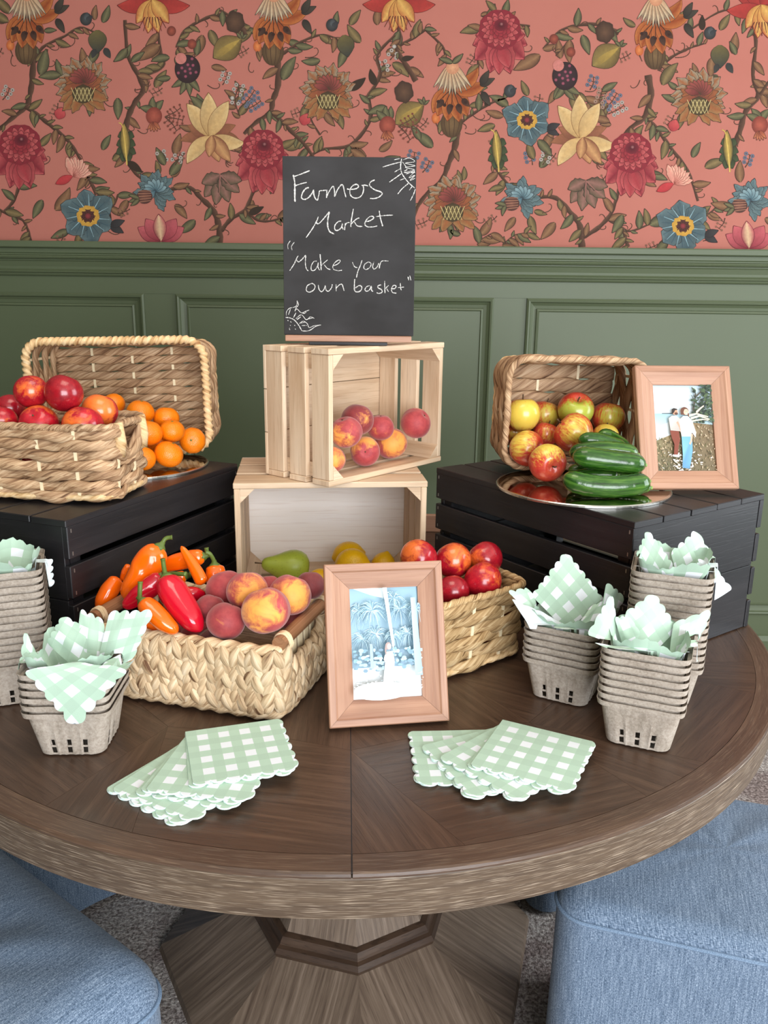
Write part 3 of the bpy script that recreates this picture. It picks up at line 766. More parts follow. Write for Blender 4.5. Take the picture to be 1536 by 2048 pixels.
# chalk writing: strokes traced in the zoomed picture frame (1536 px = 300 px of the photograph)
STROKES = [
 # Farmers
 ([(190, 250), (205, 330), (205, 430), (207, 512)], 20), ([(190, 270), (260, 245), (355, 208)], 13), ([(205, 358), (270, 335), (325, 322)], 12),
 ([(345, 372), (310, 385), (280, 430), (272, 470), (300, 488), (340, 470), (375, 430), (392, 395), (395, 440), (412, 480), (432, 495)], 15),
 ([(432, 495), (445, 440), (452, 405), (490, 398), (520, 395)], 13), ([(525, 390), (520, 470)], 13), ([(520, 470), (540, 420), (575, 365), (590, 360), (600, 400), (602, 458)], 13),
 ([(602, 458), (630, 390), (665, 345), (685, 350), (700, 410), (715, 462)], 14), ([(725, 380), (760, 385), (820, 375), (840, 350), (815, 335), (780, 350), (755, 390), (760, 440), (800, 468), (850, 460), (880, 425), (890, 380), (885, 345)], 14),
 ([(870, 345), (905, 342), (935, 350)], 12), ([(1000, 290), (960, 310), (950, 345), (1000, 385), (1060, 405), (1075, 425), (1045, 455), (1000, 470), (955, 470)], 14),
 # Market
 ([(318, 862), (370, 790), (420, 705), (440, 655)], 13), ([(420, 705), (430, 725), (455, 715), (500, 665), (550, 605)], 13), ([(550, 605), (535, 680), (535, 750), (555, 800), (600, 822)], 16),
 ([(668, 695), (640, 700), (608, 735), (605, 775), (630, 788), (670, 760), (680, 718), (680, 752), (690, 776)], 13), ([(703, 784), (706, 750), (712, 714)], 12), ([(708, 738), (728, 712), (752, 708)], 11),
 ([(790, 570), (778, 640), (768, 700), (765, 752)], 14), ([(768, 725), (800, 690), (835, 665), (850, 665)], 11), ([(800, 700), (830, 740), (880, 745)], 12),
 ([(905, 700), (950, 690), (990, 665), (985, 645), (950, 650), (915, 690), (905, 725), (935, 748), (985, 748), (1030, 738)], 13), ([(1047, 588), (1060, 660), (1085, 742)], 16), ([(1015, 648), (1100, 635), (1185, 630)], 11),
 # quotes
 ([(160, 895), (135, 935), (138, 980)], 9), ([(200, 910), (172, 950), (178, 992)], 9), ([(1345, 1240), (1352, 1275)], 12), ([(1362, 1228), (1375, 1275)], 12),
 # Make
 ([(152, 1195), (195, 1130), (228, 1060), (240, 1045)], 11), ([(222, 1085), (240, 1105), (270, 1085), (315, 1035)], 11), ([(315, 1035), (310, 1110), (320, 1170), (340, 1195)], 12),
 ([(425, 1095), (395, 1100), (370, 1145), (372, 1185), (400, 1188), (430, 1150), (440, 1110), (440, 1160), (455, 1185)], 10), ([(458, 1025), (465, 1100), (470, 1185)], 12), ([(470, 1140), (500, 1110), (535, 1080)], 9), ([(500, 1130), (530, 1165), (562, 1178)], 10),
 ([(585, 1140), (630, 1125), (660, 1095), (650, 1080), (615, 1100), (588, 1140), (595, 1175), (640, 1188), (680, 1183)], 10),
 # your
 ([(783, 1100), (805, 1145), (835, 1155)], 10), ([(880, 1080), (865, 1130), (840, 1190), (825, 1255)], 11), ([(935, 1100), (905, 1125), (900, 1160), (925, 1172), (960, 1150), (972, 1115), (950, 1098), (935, 1100)], 10),
 ([(1000, 1095), (988, 1140), (1000, 1168), (1030, 1150), (1050, 1110), (1055, 1160)], 10), ([(1055, 1160), (1065, 1110), (1085, 1085), (1145, 1085)], 9),
 # own
 ([(370, 1320), (330, 1345), (320, 1390), (350, 1408), (395, 1385), (408, 1345), (385, 1322), (365, 1322)], 11), ([(440, 1335), (450, 1380), (475, 1402), (500, 1375), (512, 1340), (520, 1385), (545, 1395), (575, 1360), (582, 1325)], 11),
 ([(620, 1325), (622, 1395)], 11), ([(622, 1365), (655, 1330), (680, 1325), (690, 1350), (702, 1390)], 11),
 # basket
 ([(808, 1270), (805, 1330), (808, 1385), (835, 1400), (870, 1385), (880, 1350), (855, 1335), (815, 1360)], 13), ([(960, 1335), (930, 1345), (912, 1375), (930, 1392), (960, 1375), (975, 1340), (980, 1385), (995, 1390)], 12),
 ([(1075, 1325), (1045, 1335), (1045, 1355), (1080, 1375), (1085, 1400), (1055, 1412), (1030, 1405)], 12), ([(1110, 1285), (1112, 1350), (1115, 1408)], 12), ([(1115, 1365), (1150, 1330)], 10), ([(1130, 1360), (1150, 1395)], 10),
 ([(1180, 1365), (1215, 1360), (1225, 1335), (1200, 1330), (1180, 1365), (1190, 1400), (1230, 1408)], 11), ([(1268, 1305), (1272, 1350), (1280, 1380)], 11), ([(1245, 1352), (1305, 1345)], 10),
 # sun, upper right
 ([(1265, 80), (1255, 150), (1265, 215), (1300, 270), (1345, 320), (1400, 365)], 12), ([(1190, 95), (1250, 80)], 8), ([(1078, 165), (1160, 140), (1255, 115)], 11), ([(1195, 212), (1250, 180)], 9), ([(1145, 310), (1210, 265), (1265, 225)], 12),
 ([(1230, 425), (1275, 370), (1335, 320)], 12), ([(1250, 290), (1290, 275)], 8), ([(1355, 490), (1385, 430), (1405, 375)], 10), ([(1345, 385), (1375, 345)], 10),
 ([(1280, 95), (1340, 75), (1395, 110), (1300, 125), (1400, 150), (1300, 165), (1395, 190), (1290, 215), (1400, 215)], 8), ([(1310, 230), (1395, 200), (1340, 265), (1400, 240), (1350, 290), (1400, 270)], 8), ([(1270, 110), (1320, 180), (1290, 200)], 8),
 # sun, lower left
 ([(110, 1668), (160, 1675), (205, 1700), (245, 1750), (275, 1805)], 11), ([(118, 1650), (120, 1610), (150, 1575), (205, 1560), (225, 1535), (228, 1495)], 8), ([(228, 1500), (240, 1540), (215, 1570), (205, 1600)], 8), ([(140, 1640), (160, 1580)], 9), ([(190, 1670), (215, 1620)], 11),
 ([(205, 1605), (225, 1580), (270, 1620), (310, 1605), (350, 1590)], 8), ([(270, 1620), (300, 1625), (320, 1610)], 8), ([(215, 1680), (270, 1640), (320, 1690), (360, 1660), (402, 1675)], 8), ([(225, 1690), (265, 1660)], 12), ([(340, 1680), (385, 1670)], 12),
 ([(250, 1730), (290, 1705), (330, 1730), (350, 1770), (400, 1750), (470, 1742)], 8), ([(275, 1750), (325, 1748)], 9), ([(275, 1805), (330, 1805), (370, 1790), (410, 1760), (450, 1745)], 9), ([(265, 1725), (310, 1715)], 8),
 ([(132, 1695), (137, 1705)], 8), ([(158, 1710), (170, 1720)], 8), ([(155, 1745), (162, 1755)], 8), ([(200, 1745), (205, 1755)], 8), ([(150, 1775), (148, 1788), (155, 1795)], 7), ([(205, 1785), (215, 1790)], 8),
]
def smooth_line(P, n_=6):
    P = [Vector((p[0], p[1])) for p in P]
    if len(P) < 3: return [P[0] + (P[1] - P[0]) * i / 4 for i in range(5)]
    o_ = []
    for i in range(len(P) - 1):
        p0_, p1_, p2_, p3_ = P[max(i - 1, 0)], P[i], P[i + 1], P[min(i + 2, len(P) - 1)]
        for j in range(n_):
            t_ = j / n_; t2 = t_ * t_; t3 = t2 * t_
            o_.append(.5 * ((2 * p1_) + (p2_ - p0_) * t_ + (2 * p0_ - 5 * p1_ + 4 * p2_ - p3_) * t2 + (3 * p1_ - p0_ - 3 * p2_ + p3_) * t3))
    o_.append(P[-1]); return o_
rnd = random.Random(3)
def chalk_map(p):
    # board corners in the zoom: (82,68) (1412,80) (1385,1845) (118,1845)
    v_ = (1845 - p[1]) / (1845 - 70)
    x0 = 118 + (82 - 118) * v_; x1 = 1385 + (1412 - 1385) * v_
    return ((p[0] - x0) / (x1 - x0) - .5) * Wb * (.965 + .035 * v_) , v_ * Hb
def chalk(name, strokes, label=None):
    b = MB()
    for pts, wd in strokes:
        L2 = smooth_line(pts)
        hw = wd / 1330 * Wb * .42
        Q = [Vector(chalk_map(p)) for p in L2]
        lft, rgt = [], []
        for i, p in enumerate(Q):
            t_ = Q[min(i + 1, len(Q) - 1)] - Q[max(i - 1, 0)]
            if t_.length < 1e-7: t_ = Vector((1, 0))
            t_.normalize(); nn = Vector((-t_.y, t_.x)); ww = hw * (rnd.uniform(.55, 1.2))
            if i in (0, len(Q) - 1): ww *= .6
            lft.append(p + nn * ww); rgt.append(p - nn * ww)
        zz = rnd.uniform(.0003, .0007)
        b.grid([[(a.x, -zz, a.y), (c.x, -zz, c.y)] for a, c in zip(lft, rgt)])
    return tag(b.build(name, M['chalk'], bo), label)
def inbox(st, x0, y0, x1, y1):
    p = st[0][0]; return x0 <= p[0] <= x1 and y0 <= p[1] <= y1
LINES = {}
for st in STROKES:
    p = st[0][0]; ys_ = [q[1] for q in st[0]]; my = sum(ys_) / len(ys_)
    if p[0] > 1070 and my < 500 and not (p[0] < 1080 and my > 250): key = ('chalk_sun', 0)
    elif p[0] < 460 and my > 1450: key = ('chalk_sun', 1)
    elif my < 540: key = ('chalk_lettering', 0)
    elif my < 880: key = ('chalk_lettering', 1)
    elif my < 1265 and not (p[0] > 1330): key = ('chalk_lettering', 2)
    else: key = ('chalk_lettering', 3)
    LINES.setdefault(key, []).append(st)
for key in sorted(LINES): chalk(key[0], LINES[key], {0: 'half sun scribbled in white chalk', 1: 'half sun with wavy rays in white chalk'}[key[1]] if key[0] == 'chalk_sun' else None)
# ================================================================== woven baskets
def rrect(L, W, rc, step=.007):
    """points round a rounded rectangle, with outward normals and running length"""
    P = []
    segs = [((L / 2, -W / 2 + rc), (L / 2, W / 2 - rc)), None]
    def line(p, q, nrm):
        p, q = Vector(p), Vector(q); m_ = max(1, int((q - p).length / step))
        for i in range(m_): P.append((p + (q - p) * i / m_, Vector(nrm)))
    def arcc(cx, cy, a0):
        m_ = max(3, int(rc * PI / 2 / step))
        for i in range(m_):
            a = a0 + PI / 2 * i / m_; P.append((Vector((cx + rc * math.cos(a), cy + rc * math.sin(a))), Vector((math.cos(a), math.sin(a)))))
    line((L / 2, -W / 2 + rc), (L / 2, W / 2 - rc), (1, 0)); arcc(L / 2 - rc, W / 2 - rc, 0)
    line((L / 2 - rc, W / 2), (-L / 2 + rc, W / 2), (0, 1)); arcc(-L / 2 + rc, W / 2 - rc, PI / 2)
    line((-L / 2, W / 2 - rc), (-L / 2, -W / 2 + rc), (-1, 0)); arcc(-L / 2 + rc, -W / 2 + rc, PI)
    line((-L / 2 + rc, -W / 2), (L / 2 - rc, -W / 2), (0, -1)); arcc(L / 2 - rc, -W / 2 + rc, 1.5 * PI)
    S = [0.0]
    for i in range(len(P)): S.append(S[-1] + (P[(i + 1) % len(P)][0] - P[i][0]).length)
    return P, S
def strand(mb, pts, half_h, thick, twist=70.0, lob=.16, up=(0, 0, 1), closed=True, n_=10, vsc=1.0):
    mb.tube(pts, half_h, n_, cap=True, usc=1.0, twist=twist, lobes=2, lob=lob, flat=thick / half_h, up=up, closed=closed, vsc=vsc)
def woven_basket(name, label, L, W, H, rows, mat, loc, rot, rc=.035, flare=.008, stake_gap=.055, rim='rope', handles=False, twist=75.0, tick=.0026, cat='basket', seed=1, group='wicker baskets'):
    """twisted strands woven round flat stakes; origin at the base centre, opening +z"""
    rg = random.Random(seed)
    t = empty(name, loc, rot, label, cat, group)
    rh = H / rows
    for r_ in range(rows):
        z = rh * (r_ + .5); fl = flare * (z / H)
        P, S = rrect(L + 2 * fl, W + 2 * fl, rc + fl)
        per = S[-1]; ns = max(4, 2 * round(per / stake_gap / 2))
        ph = rg.uniform(0, 6); pts = []
        for i, (p, nrm) in enumerate(P):
            s_ = S[i] / per * ns
            off = .0042 * math.cos(PI * s_ + PI * r_)
            wob = .0016 * math.sin(S[i] * 37 + ph) + .0011 * math.sin(S[i] * 91 + ph * 2)
            zz = z + wob
            if handles and r_ >= rows - 3:
                # hand hole in the short ends: strands bow down below it
                e = abs(p.x) > L / 2 - rc * .5
                if e:
                    k_ = max(0.0, 1 - (abs(p.y) / (W * .30)) ** 2)
                    zz -= k_ * rh * {rows - 1: 2.4, rows - 2: 1.45, rows - 3: .5}[r_]
            q = p + nrm * off
            pts.append((q.x, q.y, zz))
        b = MB(); strand(b, pts, rh * .56, .0052, twist * (1 if r_ % 2 else .9), .15)
        b.build('weave_strand', mat, t, True)
    # stakes, in front of the strands that pass behind
    P, S = rrect(L, W, rc); per = S[-1]; ns = max(4, 2 * round(per / stake_gap / 2))
    for j in range(ns):
        target = (j) / ns * per; i = min(range(len(P)), key=lambda q_: abs(S[q_] - target))
        p, nrm = P[i]; tn = Vector((-nrm.y, nrm.x))
        if handles and abs(p.x) > L / 2 - rc * .5 and abs(p.y) < W * .28: top = H * .55
        else: top = H
        b = MB(); rowsP = []
        for z in (0.003, H * .33, H * .66, top):
            c_ = p + nrm * (flare * z / H)
            for_ = [c_ + tn * a_ + nrm * d_ for a_, d_ in ((-tick, -.0015), (tick, -.0015), (tick, .0028), (-tick, .0028))]
            rowsP.append([(q.x, q.y, z) for q in for_])
        b.grid(rowsP, lambda i_, j_: (i_ * .1, j_ * .2), closed_v=True); b.build('stake', M['stake'], t)
    # base: straight strands woven between stakes
    nb = max(4, int(W / rh)); bw = (W - .02) / nb
    nst = max(2, int(L / stake_gap))
    for i in range(nb):
        y = -W / 2 + .01 + bw * (i + .5); pts = []
        for k_ in range(int(L / .008) + 1):
            x = -L / 2 + .008 + (L - .016) * k_ / int(L / .008)
            pts.append((x, y + .001 * math.sin(x * 60 + i * 2.1), .006 + .0035 * math.cos(PI * (x + L / 2) / L * nst + PI * i)))
        b = MB(); strand(b, pts, bw * .56, .0045, twist, .15, closed=False, up=(0, 0, 1) if False else (0, 1, 0)) if False else None
        b = MB(); b.tube(pts, .0048, 10, usc=1, twist=twist, lobes=2, lob=.15, flat=bw * .56 / .0048, up=(0, 0, 1))
        b.build('base_strand', mat, t, True)
    for j in range(nst + 1):
        x = -L / 2 + L * j / nst
        if abs(x) > L / 2 - .01: continue
        b = MB(); b.box((x, 0, .006), (tick * 2, W - .02, .0042)); b.build('base_stake', M['stake'], t)
    # rim
    P, S = rrect(L + 2 * flare, W + 2 * flare, rc + flare, .004); pts = []
    for i, (p, nrm) in enumerate(P): pts.append((p.x, p.y, H + .003 + .001 * math.sin(S[i] * 50)))
    b = MB()
    if rim == 'rope': b.tube(pts, .0078, 12, closed=True, usc=1, twist=260, lobes=2, lob=.30, vsc=1)
    else: b.tube(pts, .0062, 10, closed=True, usc=1, twist=170, lobes=2, lob=.14)
    b.build('rim', M['rimw'] if rim == 'rope' else mat, t, True)
    # bottom edge cord
    P, S = rrect(L + .004, W + .004, rc, .005)
    b = MB(); b.tube([(p.x, p.y, .0068 + .0006 * math.sin(S[i] * 70)) for i, (p, nrm) in enumerate(P)], .0052, 8, closed=True, usc=1, twist=150, lobes=2, lob=.16); b.build('base_cord', M['rimw'], t, True)
    if handles:
        for sx in (-1, 1):
            b = MB()
            for sy in (-1, 1):
                pass
            y0 = W * .30
            for sy in (-1, 1):
                bb = MB(); bb.tube([(sx * (L / 2 + flare), sy * y0, H * .60), (sx * (L / 2 + flare + .004), sy * y0, H * .8), (sx * (L / 2 + flare), sy * y0, H + .008)], .009, 10, twist=200, lobes=3, lob=.12)
                bb.build('handle_binding', M['rimw'], t, True)
    return t

# upright basket of nectarines on the left black crate
cr = onz(225, 1012, CT)
a_ = math.radians(-6)
Ln, Wn = .335, .155
c_ = Vector((cr.x, cr.y, 0)) + Matrix.Rotation(a_, 3, 'Z') @ Vector((-Ln / 2 - .004, Wn / 2 + .004, 0))
basket_nect = woven_basket('wicker_basket', 'upright woven basket of red nectarines at the left edge', Ln, Wn, .118, 7, M['wick'], (c_.x, c_.y, CT + .0050), a_, .03, .006, .062, 'cord', True, 60, seed=2)
BN = (c_.x, c_.y, a_)
# basket lying on its side behind it (mandarins): opening faces the viewer
def lying(P0, P1, up_w, D):
    """P0-P1: lower front rim edge on its support; returns origin and rotation of a basket lying on its long side"""
    d = (P1 - P0); d.z = 0; d.normalize()
    out = Vector((d.y, -d.x, 0))           # opening direction, to the viewer
    R3 = Matrix((d, Vector((0, 0, 1)), out)).transposed()
    return d, out, R3
d, out, R3 = lying(Vector((-.72, 1.715, 0)), Vector((-.36, 1.700, 0)), 0, 0)
L2, W2, D2 = .352, .205, .11
mid = ony(243, 900, 1.70)
rim_c = Vector((mid.x, 1.705, CT + .0166 + W2 / 2 + .010))
org = rim_c - out * D2
basket_mand = woven_basket('wicker_basket', 'woven basket on its side with rope rim spilling mandarins', L2, W2, D2, 6, M['wick'], org, R3 @ Matrix.Rotation(math.radians(1.5), 3, 'Z'), .028, .010, .075, 'rope', False, 60, seed=4)
# basket lying on its side on the right crate (apples)
d, out, R3 = lying(Vector((.25, 1.56, 0)), Vector((.52, 1.588, 0)), 0, 0)
L3, W3, D3 = .252, .188, .135
mid = ony(1152, 840, 1.585)
rim_c = Vector((mid.x - .002, 1.585, CT + .0150 + W3 / 2 + .010))
org = rim_c - out * D3
basket_apple = woven_basket('wicker_basket', 'woven basket on its side holding striped apples', L3, W3, D3, 5, M['wick'], org, R3 @ Matrix.Rotation(math.radians(-1.0), 3, 'Z'), .026, .010, .07, 'cord', False, 45, seed=6)
# golden basket of nectarines behind the centre picture frame
e = onz(1045, 1312, TZ); f_ = onz(893, 1362, TZ); dd = (e - f_).normalized()
Lb, Wb2, Hb2 = .232, .175, .122
ang = math.atan2(dd.y, dd.x)
nrm = Vector((-dd.y, dd.x, 0))
c_ = e - dd * (Lb / 2 + .004) + nrm * (Wb2 / 2 + .004)
basket_gold = woven_basket('wicker_basket', 'golden woven basket of glossy red nectarines behind the centre frame', Lb, Wb2, Hb2, 6, M['wick2'], (c_.x, c_.y, TZ + .0055), ang, .024, .008, .062, 'cord', False, 60, tick=.003, seed=8)
BG = (c_, ang)

# ------------------------------------------------------------------ braided seagrass basket with dowel handles
fc = onz(556, 1452, TZ)
sa = math.radians(-16.5)
Ls, Ws, Hs = .312, .205, .105
sd = Vector((math.cos(sa), math.sin(sa), 0)); sn = Vector((-math.sin(sa), math.cos(sa), 0))
c_ = Vector((fc.x, fc.y, 0)) - sd * (Ls / 2) + sn * (Ws / 2) + sn * .006
sb = empty('seagrass_basket', (c_.x, c_.y, TZ + .001), sa, 'braided seagrass basket with wooden dowel handles holding peppers and peaches', 'basket')
BS = (c_, sa)
rg = random.Random(11)
def lobe_mesh():
    b = MB(); rows = []
    for i in range(9):
        u_ = i / 8; w_ = math.sin(PI * min(1, u_ * .92 + .04)) ** .7
        row = []
        for k_ in range(8):
            a = 2 * PI * k_ / 8
            row.append(Vector((math.cos(a) * .0092 * w_, math.sin(a) * .0060 * w_ + .003 * math.sin(PI * u_), (u_ - .5) * .040)))
        rows.append(row)
    return rows
LOBE = lobe_mesh()
def braid_column(base, tn, nrm, z0, z1, name='braid'):
    b = MB(); pitch = .0165; nrow = int((z1 - z0) / pitch)
    for i in range(nrow):
        for sgn in (-1, 1):
            tilt = math.radians(27 + rg.uniform(-5, 5)) * sgn
            sc = rg.uniform(.92, 1.12); zc = z0 + .010 + i * pitch + (pitch / 2 if sgn > 0 else 0)
            zc = max(.0225, min(zc, z1 - .012))
            rows = []
            for row in LOBE:
                rr = []
                for v_ in row:
                    x = v_.x * math.cos(tilt) + v_.z * math.sin(tilt) + sgn * .0062; z = -v_.x * math.sin(tilt) + v_.z * math.cos(tilt)
                    p = base + tn * (x * sc) + nrm * (v_.y * sc + (.002 if i % 2 else 0)); rr.append((p.x, p.y, zc + z * sc))
                rows.append(rr)
            uo = rg.uniform(0, 30)
            b.grid(rows, lambda i_, j_, uo=uo: (uo + i_ * .0045, j_ / 8 + uo * .3), closed_v=True)
    return b.build(name, M['seag'], sb, True)
P, S = rrect(Ls, Ws, .028, .004); per = S[-1]; nc = round(per / .0250)
for j in range(nc):
    s_ = (j + .5) / nc * per; i = min(range(len(P)), key=lambda q_: abs(S[q_] - s_)); p, nrm = P[i]
    n3 = Vector((nrm.x, nrm.y, 0)); tn = Vector((-nrm.y, nrm.x, 0))
    end = abs(p.x) > Ls / 2 - .012
    top = Hs
    if end: top = Hs - .040 * max(0, 1 - (abs(p.y) / (Ws * .42)) ** 4)
    braid_column(Vector((p.x, p.y, 0)), tn, n3, .0, top)
# inner wall and base lining
b = MB(); Pi_, Si = rrect(Ls - .016, Ws - .016, .022, .006); rows = []
for z in (.004, Hs * .5): rows.append([(p.x, p.y, z) for p, q in Pi_])
b.grid(rows, lambda i, j: (j * .006, i), closed_v=True); b.face([(p.x, p.y, .005) for p, q in Pi_]); b.build('basket_lining', M['wick2'], sb)
# rim cord, lower at the ends
pts = []
for i, (p, nrm) in enumerate(P):
    z = Hs + .001
    if abs(p.x) > Ls / 2 - .012: z -= .040 * max(0, 1 - (abs(p.y) / (Ws * .42)) ** 4)
    pts.append((p.x - nrm.x * .004, p.y - nrm.y * .004, z))
b = MB(); b.tube(pts, .0085, 10, closed=True, twist=110, lobes=2, lob=.2); b.build('rim', M['seag'], sb, True)
b = MB(); b.tube([(p.x, p.y, .010) for p, q in P], .0075, 8, closed=True, twist=110, lobes=2, lob=.2); b.build('base_cord', M['seag'], sb, True)
for sx in (-1, 1):
    x = sx * (Ls / 2 - .004); zt = Hs + .011
    b = MB(); b.tube([(x, y, zt) for y in np.linspace(-Ws / 2 + .012, Ws / 2 + .004, 6)], .0105, 18, usc=1); dw = b.build('dowel_handle', M['dowel'], sb, False)
    for sy in (-1, 1):
        b = MB(); pts = []
        for k_ in range(73):
            a = 2 * PI * k_ / 18; pts.append((x + .0125 * math.cos(a), sy * (Ws / 2 - .028) + (k_ / 72 - .5) * .012, zt - .003 + .0150 * math.sin(a)))
        b.tube(pts, .0017, 6, up=(0, 1, 0)); b.build('twine_wrap', M['twine'], dw, True)
# pale vertical slat liner at the open right end
for k_ in range(7):
    y = -Ws * .36 + k_ * Ws * .12
    b = MB(); b.box((Ls / 2 - .020, y, Hs * .5), (.003, Ws * .075, Hs * .82)); b.build('liner_slat', M['stake'], sb)
# clear plastic punnet under the peaches
pc = ony(520, 1290, 1.118)
b = MB(); rows = []
for z, k_ in ((.0, .82), (.03, .9), (.06, .97), (.064, 1.03), (.066, 1.06)):
    Pp, Sp = rrect(.15 * k_, .105 * k_, .02 * k_, .006); rows.append([(p.x, p.y, z) for p, q in Pp][:80])
mn = min(len(r) for r in rows); rows = []
for z, k_ in ((.0, .82), (.03, .9), (.06, .97), (.064, 1.03), (.066, 1.06), (.061, 1.06)):
    Pp, Sp = rrect(.14, .10, .02, .006); rows.append([(p.x * k_, p.y * k_, z) for p, q in Pp])
b.grid(rows, None, closed_v=True)
o = b.build('plastic_punnet', M['plastic'], None, True); pl = c_ + sd * .055 - sn * .012; o.location = (pl.x, pl.y, TZ + .012); o.rotation_euler = (0, 0, sa)
tag(o, 'clear plastic punnet inside the braided basket beneath the peaches', 'punnet')

# ================================================================== mirror trays
def disc(label, c, r):
    t = empty('mirror_tray', (c.x, c.y, CT + .0005), None, label, 'tray', 'round mirrors on the black crates')
    b = MB(); n_ = 96
    b.lathe([(0, .0045), (r - .004, .0045)], n_); b.build('mirror_plate', M['mirror'], t)
    b = MB(); b.lathe([(r - .004, .0045), (r - .0015, .0044), (r, .003), (r, .0), (0, 0)], n_); b.build('mirror_rim', M['mirror_rim'], t)
    return t
DR = Vector((.3635, 1.470, 0)); disc('round mirror tray under the apples and cucumbers', DR, .157)
DL = Vector((-.508, 1.622, 0)); disc('round mirror tray under the mandarins', DL, .150)
MT = CT + .0052
# ================================================================== picture frames
def picture_frame(label, P0, P1, hgt, z, bw, lean, photo_fn, photo_label):
    d = (P1 - P0); d.z = 0; Wf = d.length; ang = math.atan2(d.y, d.x); mid = (P0 + P1) / 2
    t = empty('picture_frame', (mid.x, mid.y, z), ang, label, 'picture frame', 'oak picture frames')
    R = Matrix.Rotation(-lean, 4, 'X')
    pr = [(0, 0), (0, .012), (.0015, .0135), (.010, .0135), (.0125, .0115), (bw - .002, .0055), (bw, .005), (bw, -.0)]   # (inset, out) profile
    c4 = lambda i: [(-Wf / 2 + i, i), (Wf / 2 - i, i), (Wf / 2 - i, hgt - i), (-Wf / 2 + i, hgt - i)]
    for k_ in range(4):
        b = MB(); q = (k_ + 1) % 4; off = random.uniform(0, 20)
        prof = pr + [(bw, -.002), (0, -.002)]
        for (i0, o0), (i1, o1) in zip(prof, prof[1:] + prof[:1]):
            A0, A1 = Vector(c4(i0)[k_]), Vector(c4(i0)[q]); B0, B1 = Vector(c4(i1)[k_]), Vector(c4(i1)[q])
            ax = (A1 - A0).normalized(); g = .00018
            A0 += ax * g; A1 -= ax * g; B0 += ax * g; B1 -= ax * g
            pts = [(A0.x, -o0, A0.y), (A1.x, -o0, A1.y), (B1.x, -o1, B1.y), (B0.x, -o1, B0.y)]
            uv = [((p - A0).dot(ax) + off, w_ + off) for p, w_ in ((A0, i0), (A1, i0), (B1, i1), (B0, i1))]
            b.face(pts, uv)
        o = b.build('frame_bar', M['oak'], t, weld=False); o.rotation_euler = (-lean, 0, 0); o.location = (0, 0, .0)
    b = MB(); photo_fn(b, Wf - 2 * bw, hgt - 2 * bw)
    o = b.build('photo_print', M['photo'], t); o.location = R @ Vector((0, -.0005, bw)); o.rotation_euler = (-lean, 0, 0); tag(o, photo_label)
    b = MB(); b.box((0, .004, hgt / 2), (Wf - .01, .004, hgt - .01)); o = b.build('back_board', M['blackbase'], t); o.rotation_euler = (-lean, 0, 0)
    # easel strut
    top = R @ Vector((0, .006, hgt * .62)); b = MB()
    b.tube([(0, top.y, top.z), (0, top.y + hgt * .28, .004)], .006, 4); b.build('easel_strut', M['blackbase'], t)
    return t
class Pic:
    """small flat picture: shapes in unit square (x right, y down), layered"""
    def __init__(s, mb, W, H): s.b, s.W, s.H, s.z = mb, W, H, 0
    def P(s, x, y): return ((x - .5) * s.W, -s.z, (1 - y) * s.H)
    def poly(s, pts, cols): s.z += .000012; s.b.face([s.P(*p) for p in pts], None, cols if isinstance(cols[0], (tuple, list)) else [cols] * len(pts))
    def rect(s, x0, y0, x1, y1, c0, c1=None): s.poly([(x0, y0), (x1, y0), (x1, y1), (x0, y1)], [c0, c0, c1 or c0, c1 or c0])
    def ell(s, cx, cy, rx, ry, c, n_=14, rot=0):
        s.poly([(min(1, max(0, cx + rx * math.cos(a) * math.cos(rot) - ry * math.sin(a) * math.sin(rot))), min(1, max(0, cy + rx * math.cos(a) * math.sin(rot) + ry * math.sin(a) * math.cos(rot)))) for a in [2 * PI * k_ / n_ for k_ in range(n_)]], c)
    def line(s, pts, w0, w1, c):
        n_ = len(pts)
        for i in range(n_ - 1):
            a, q = Vector(pts[i]), Vector(pts[i + 1]); t_ = (q - a)
            if t_.length < 1e-6: continue
            t_.normalize(); nn = Vector((-t_.y, t_.x)); wa = w0 + (w1 - w0) * i / (n_ - 1); wb = w0 + (w1 - w0) * (i + 1) / (n_ - 1)
            cl = lambda v_: (min(1, max(0, v_.x)), min(1, max(0, v_.y)))
            s.poly([cl(a + nn * wa), cl(q + nn * wb), cl(q - nn * wb), cl(a - nn * wa)], c)
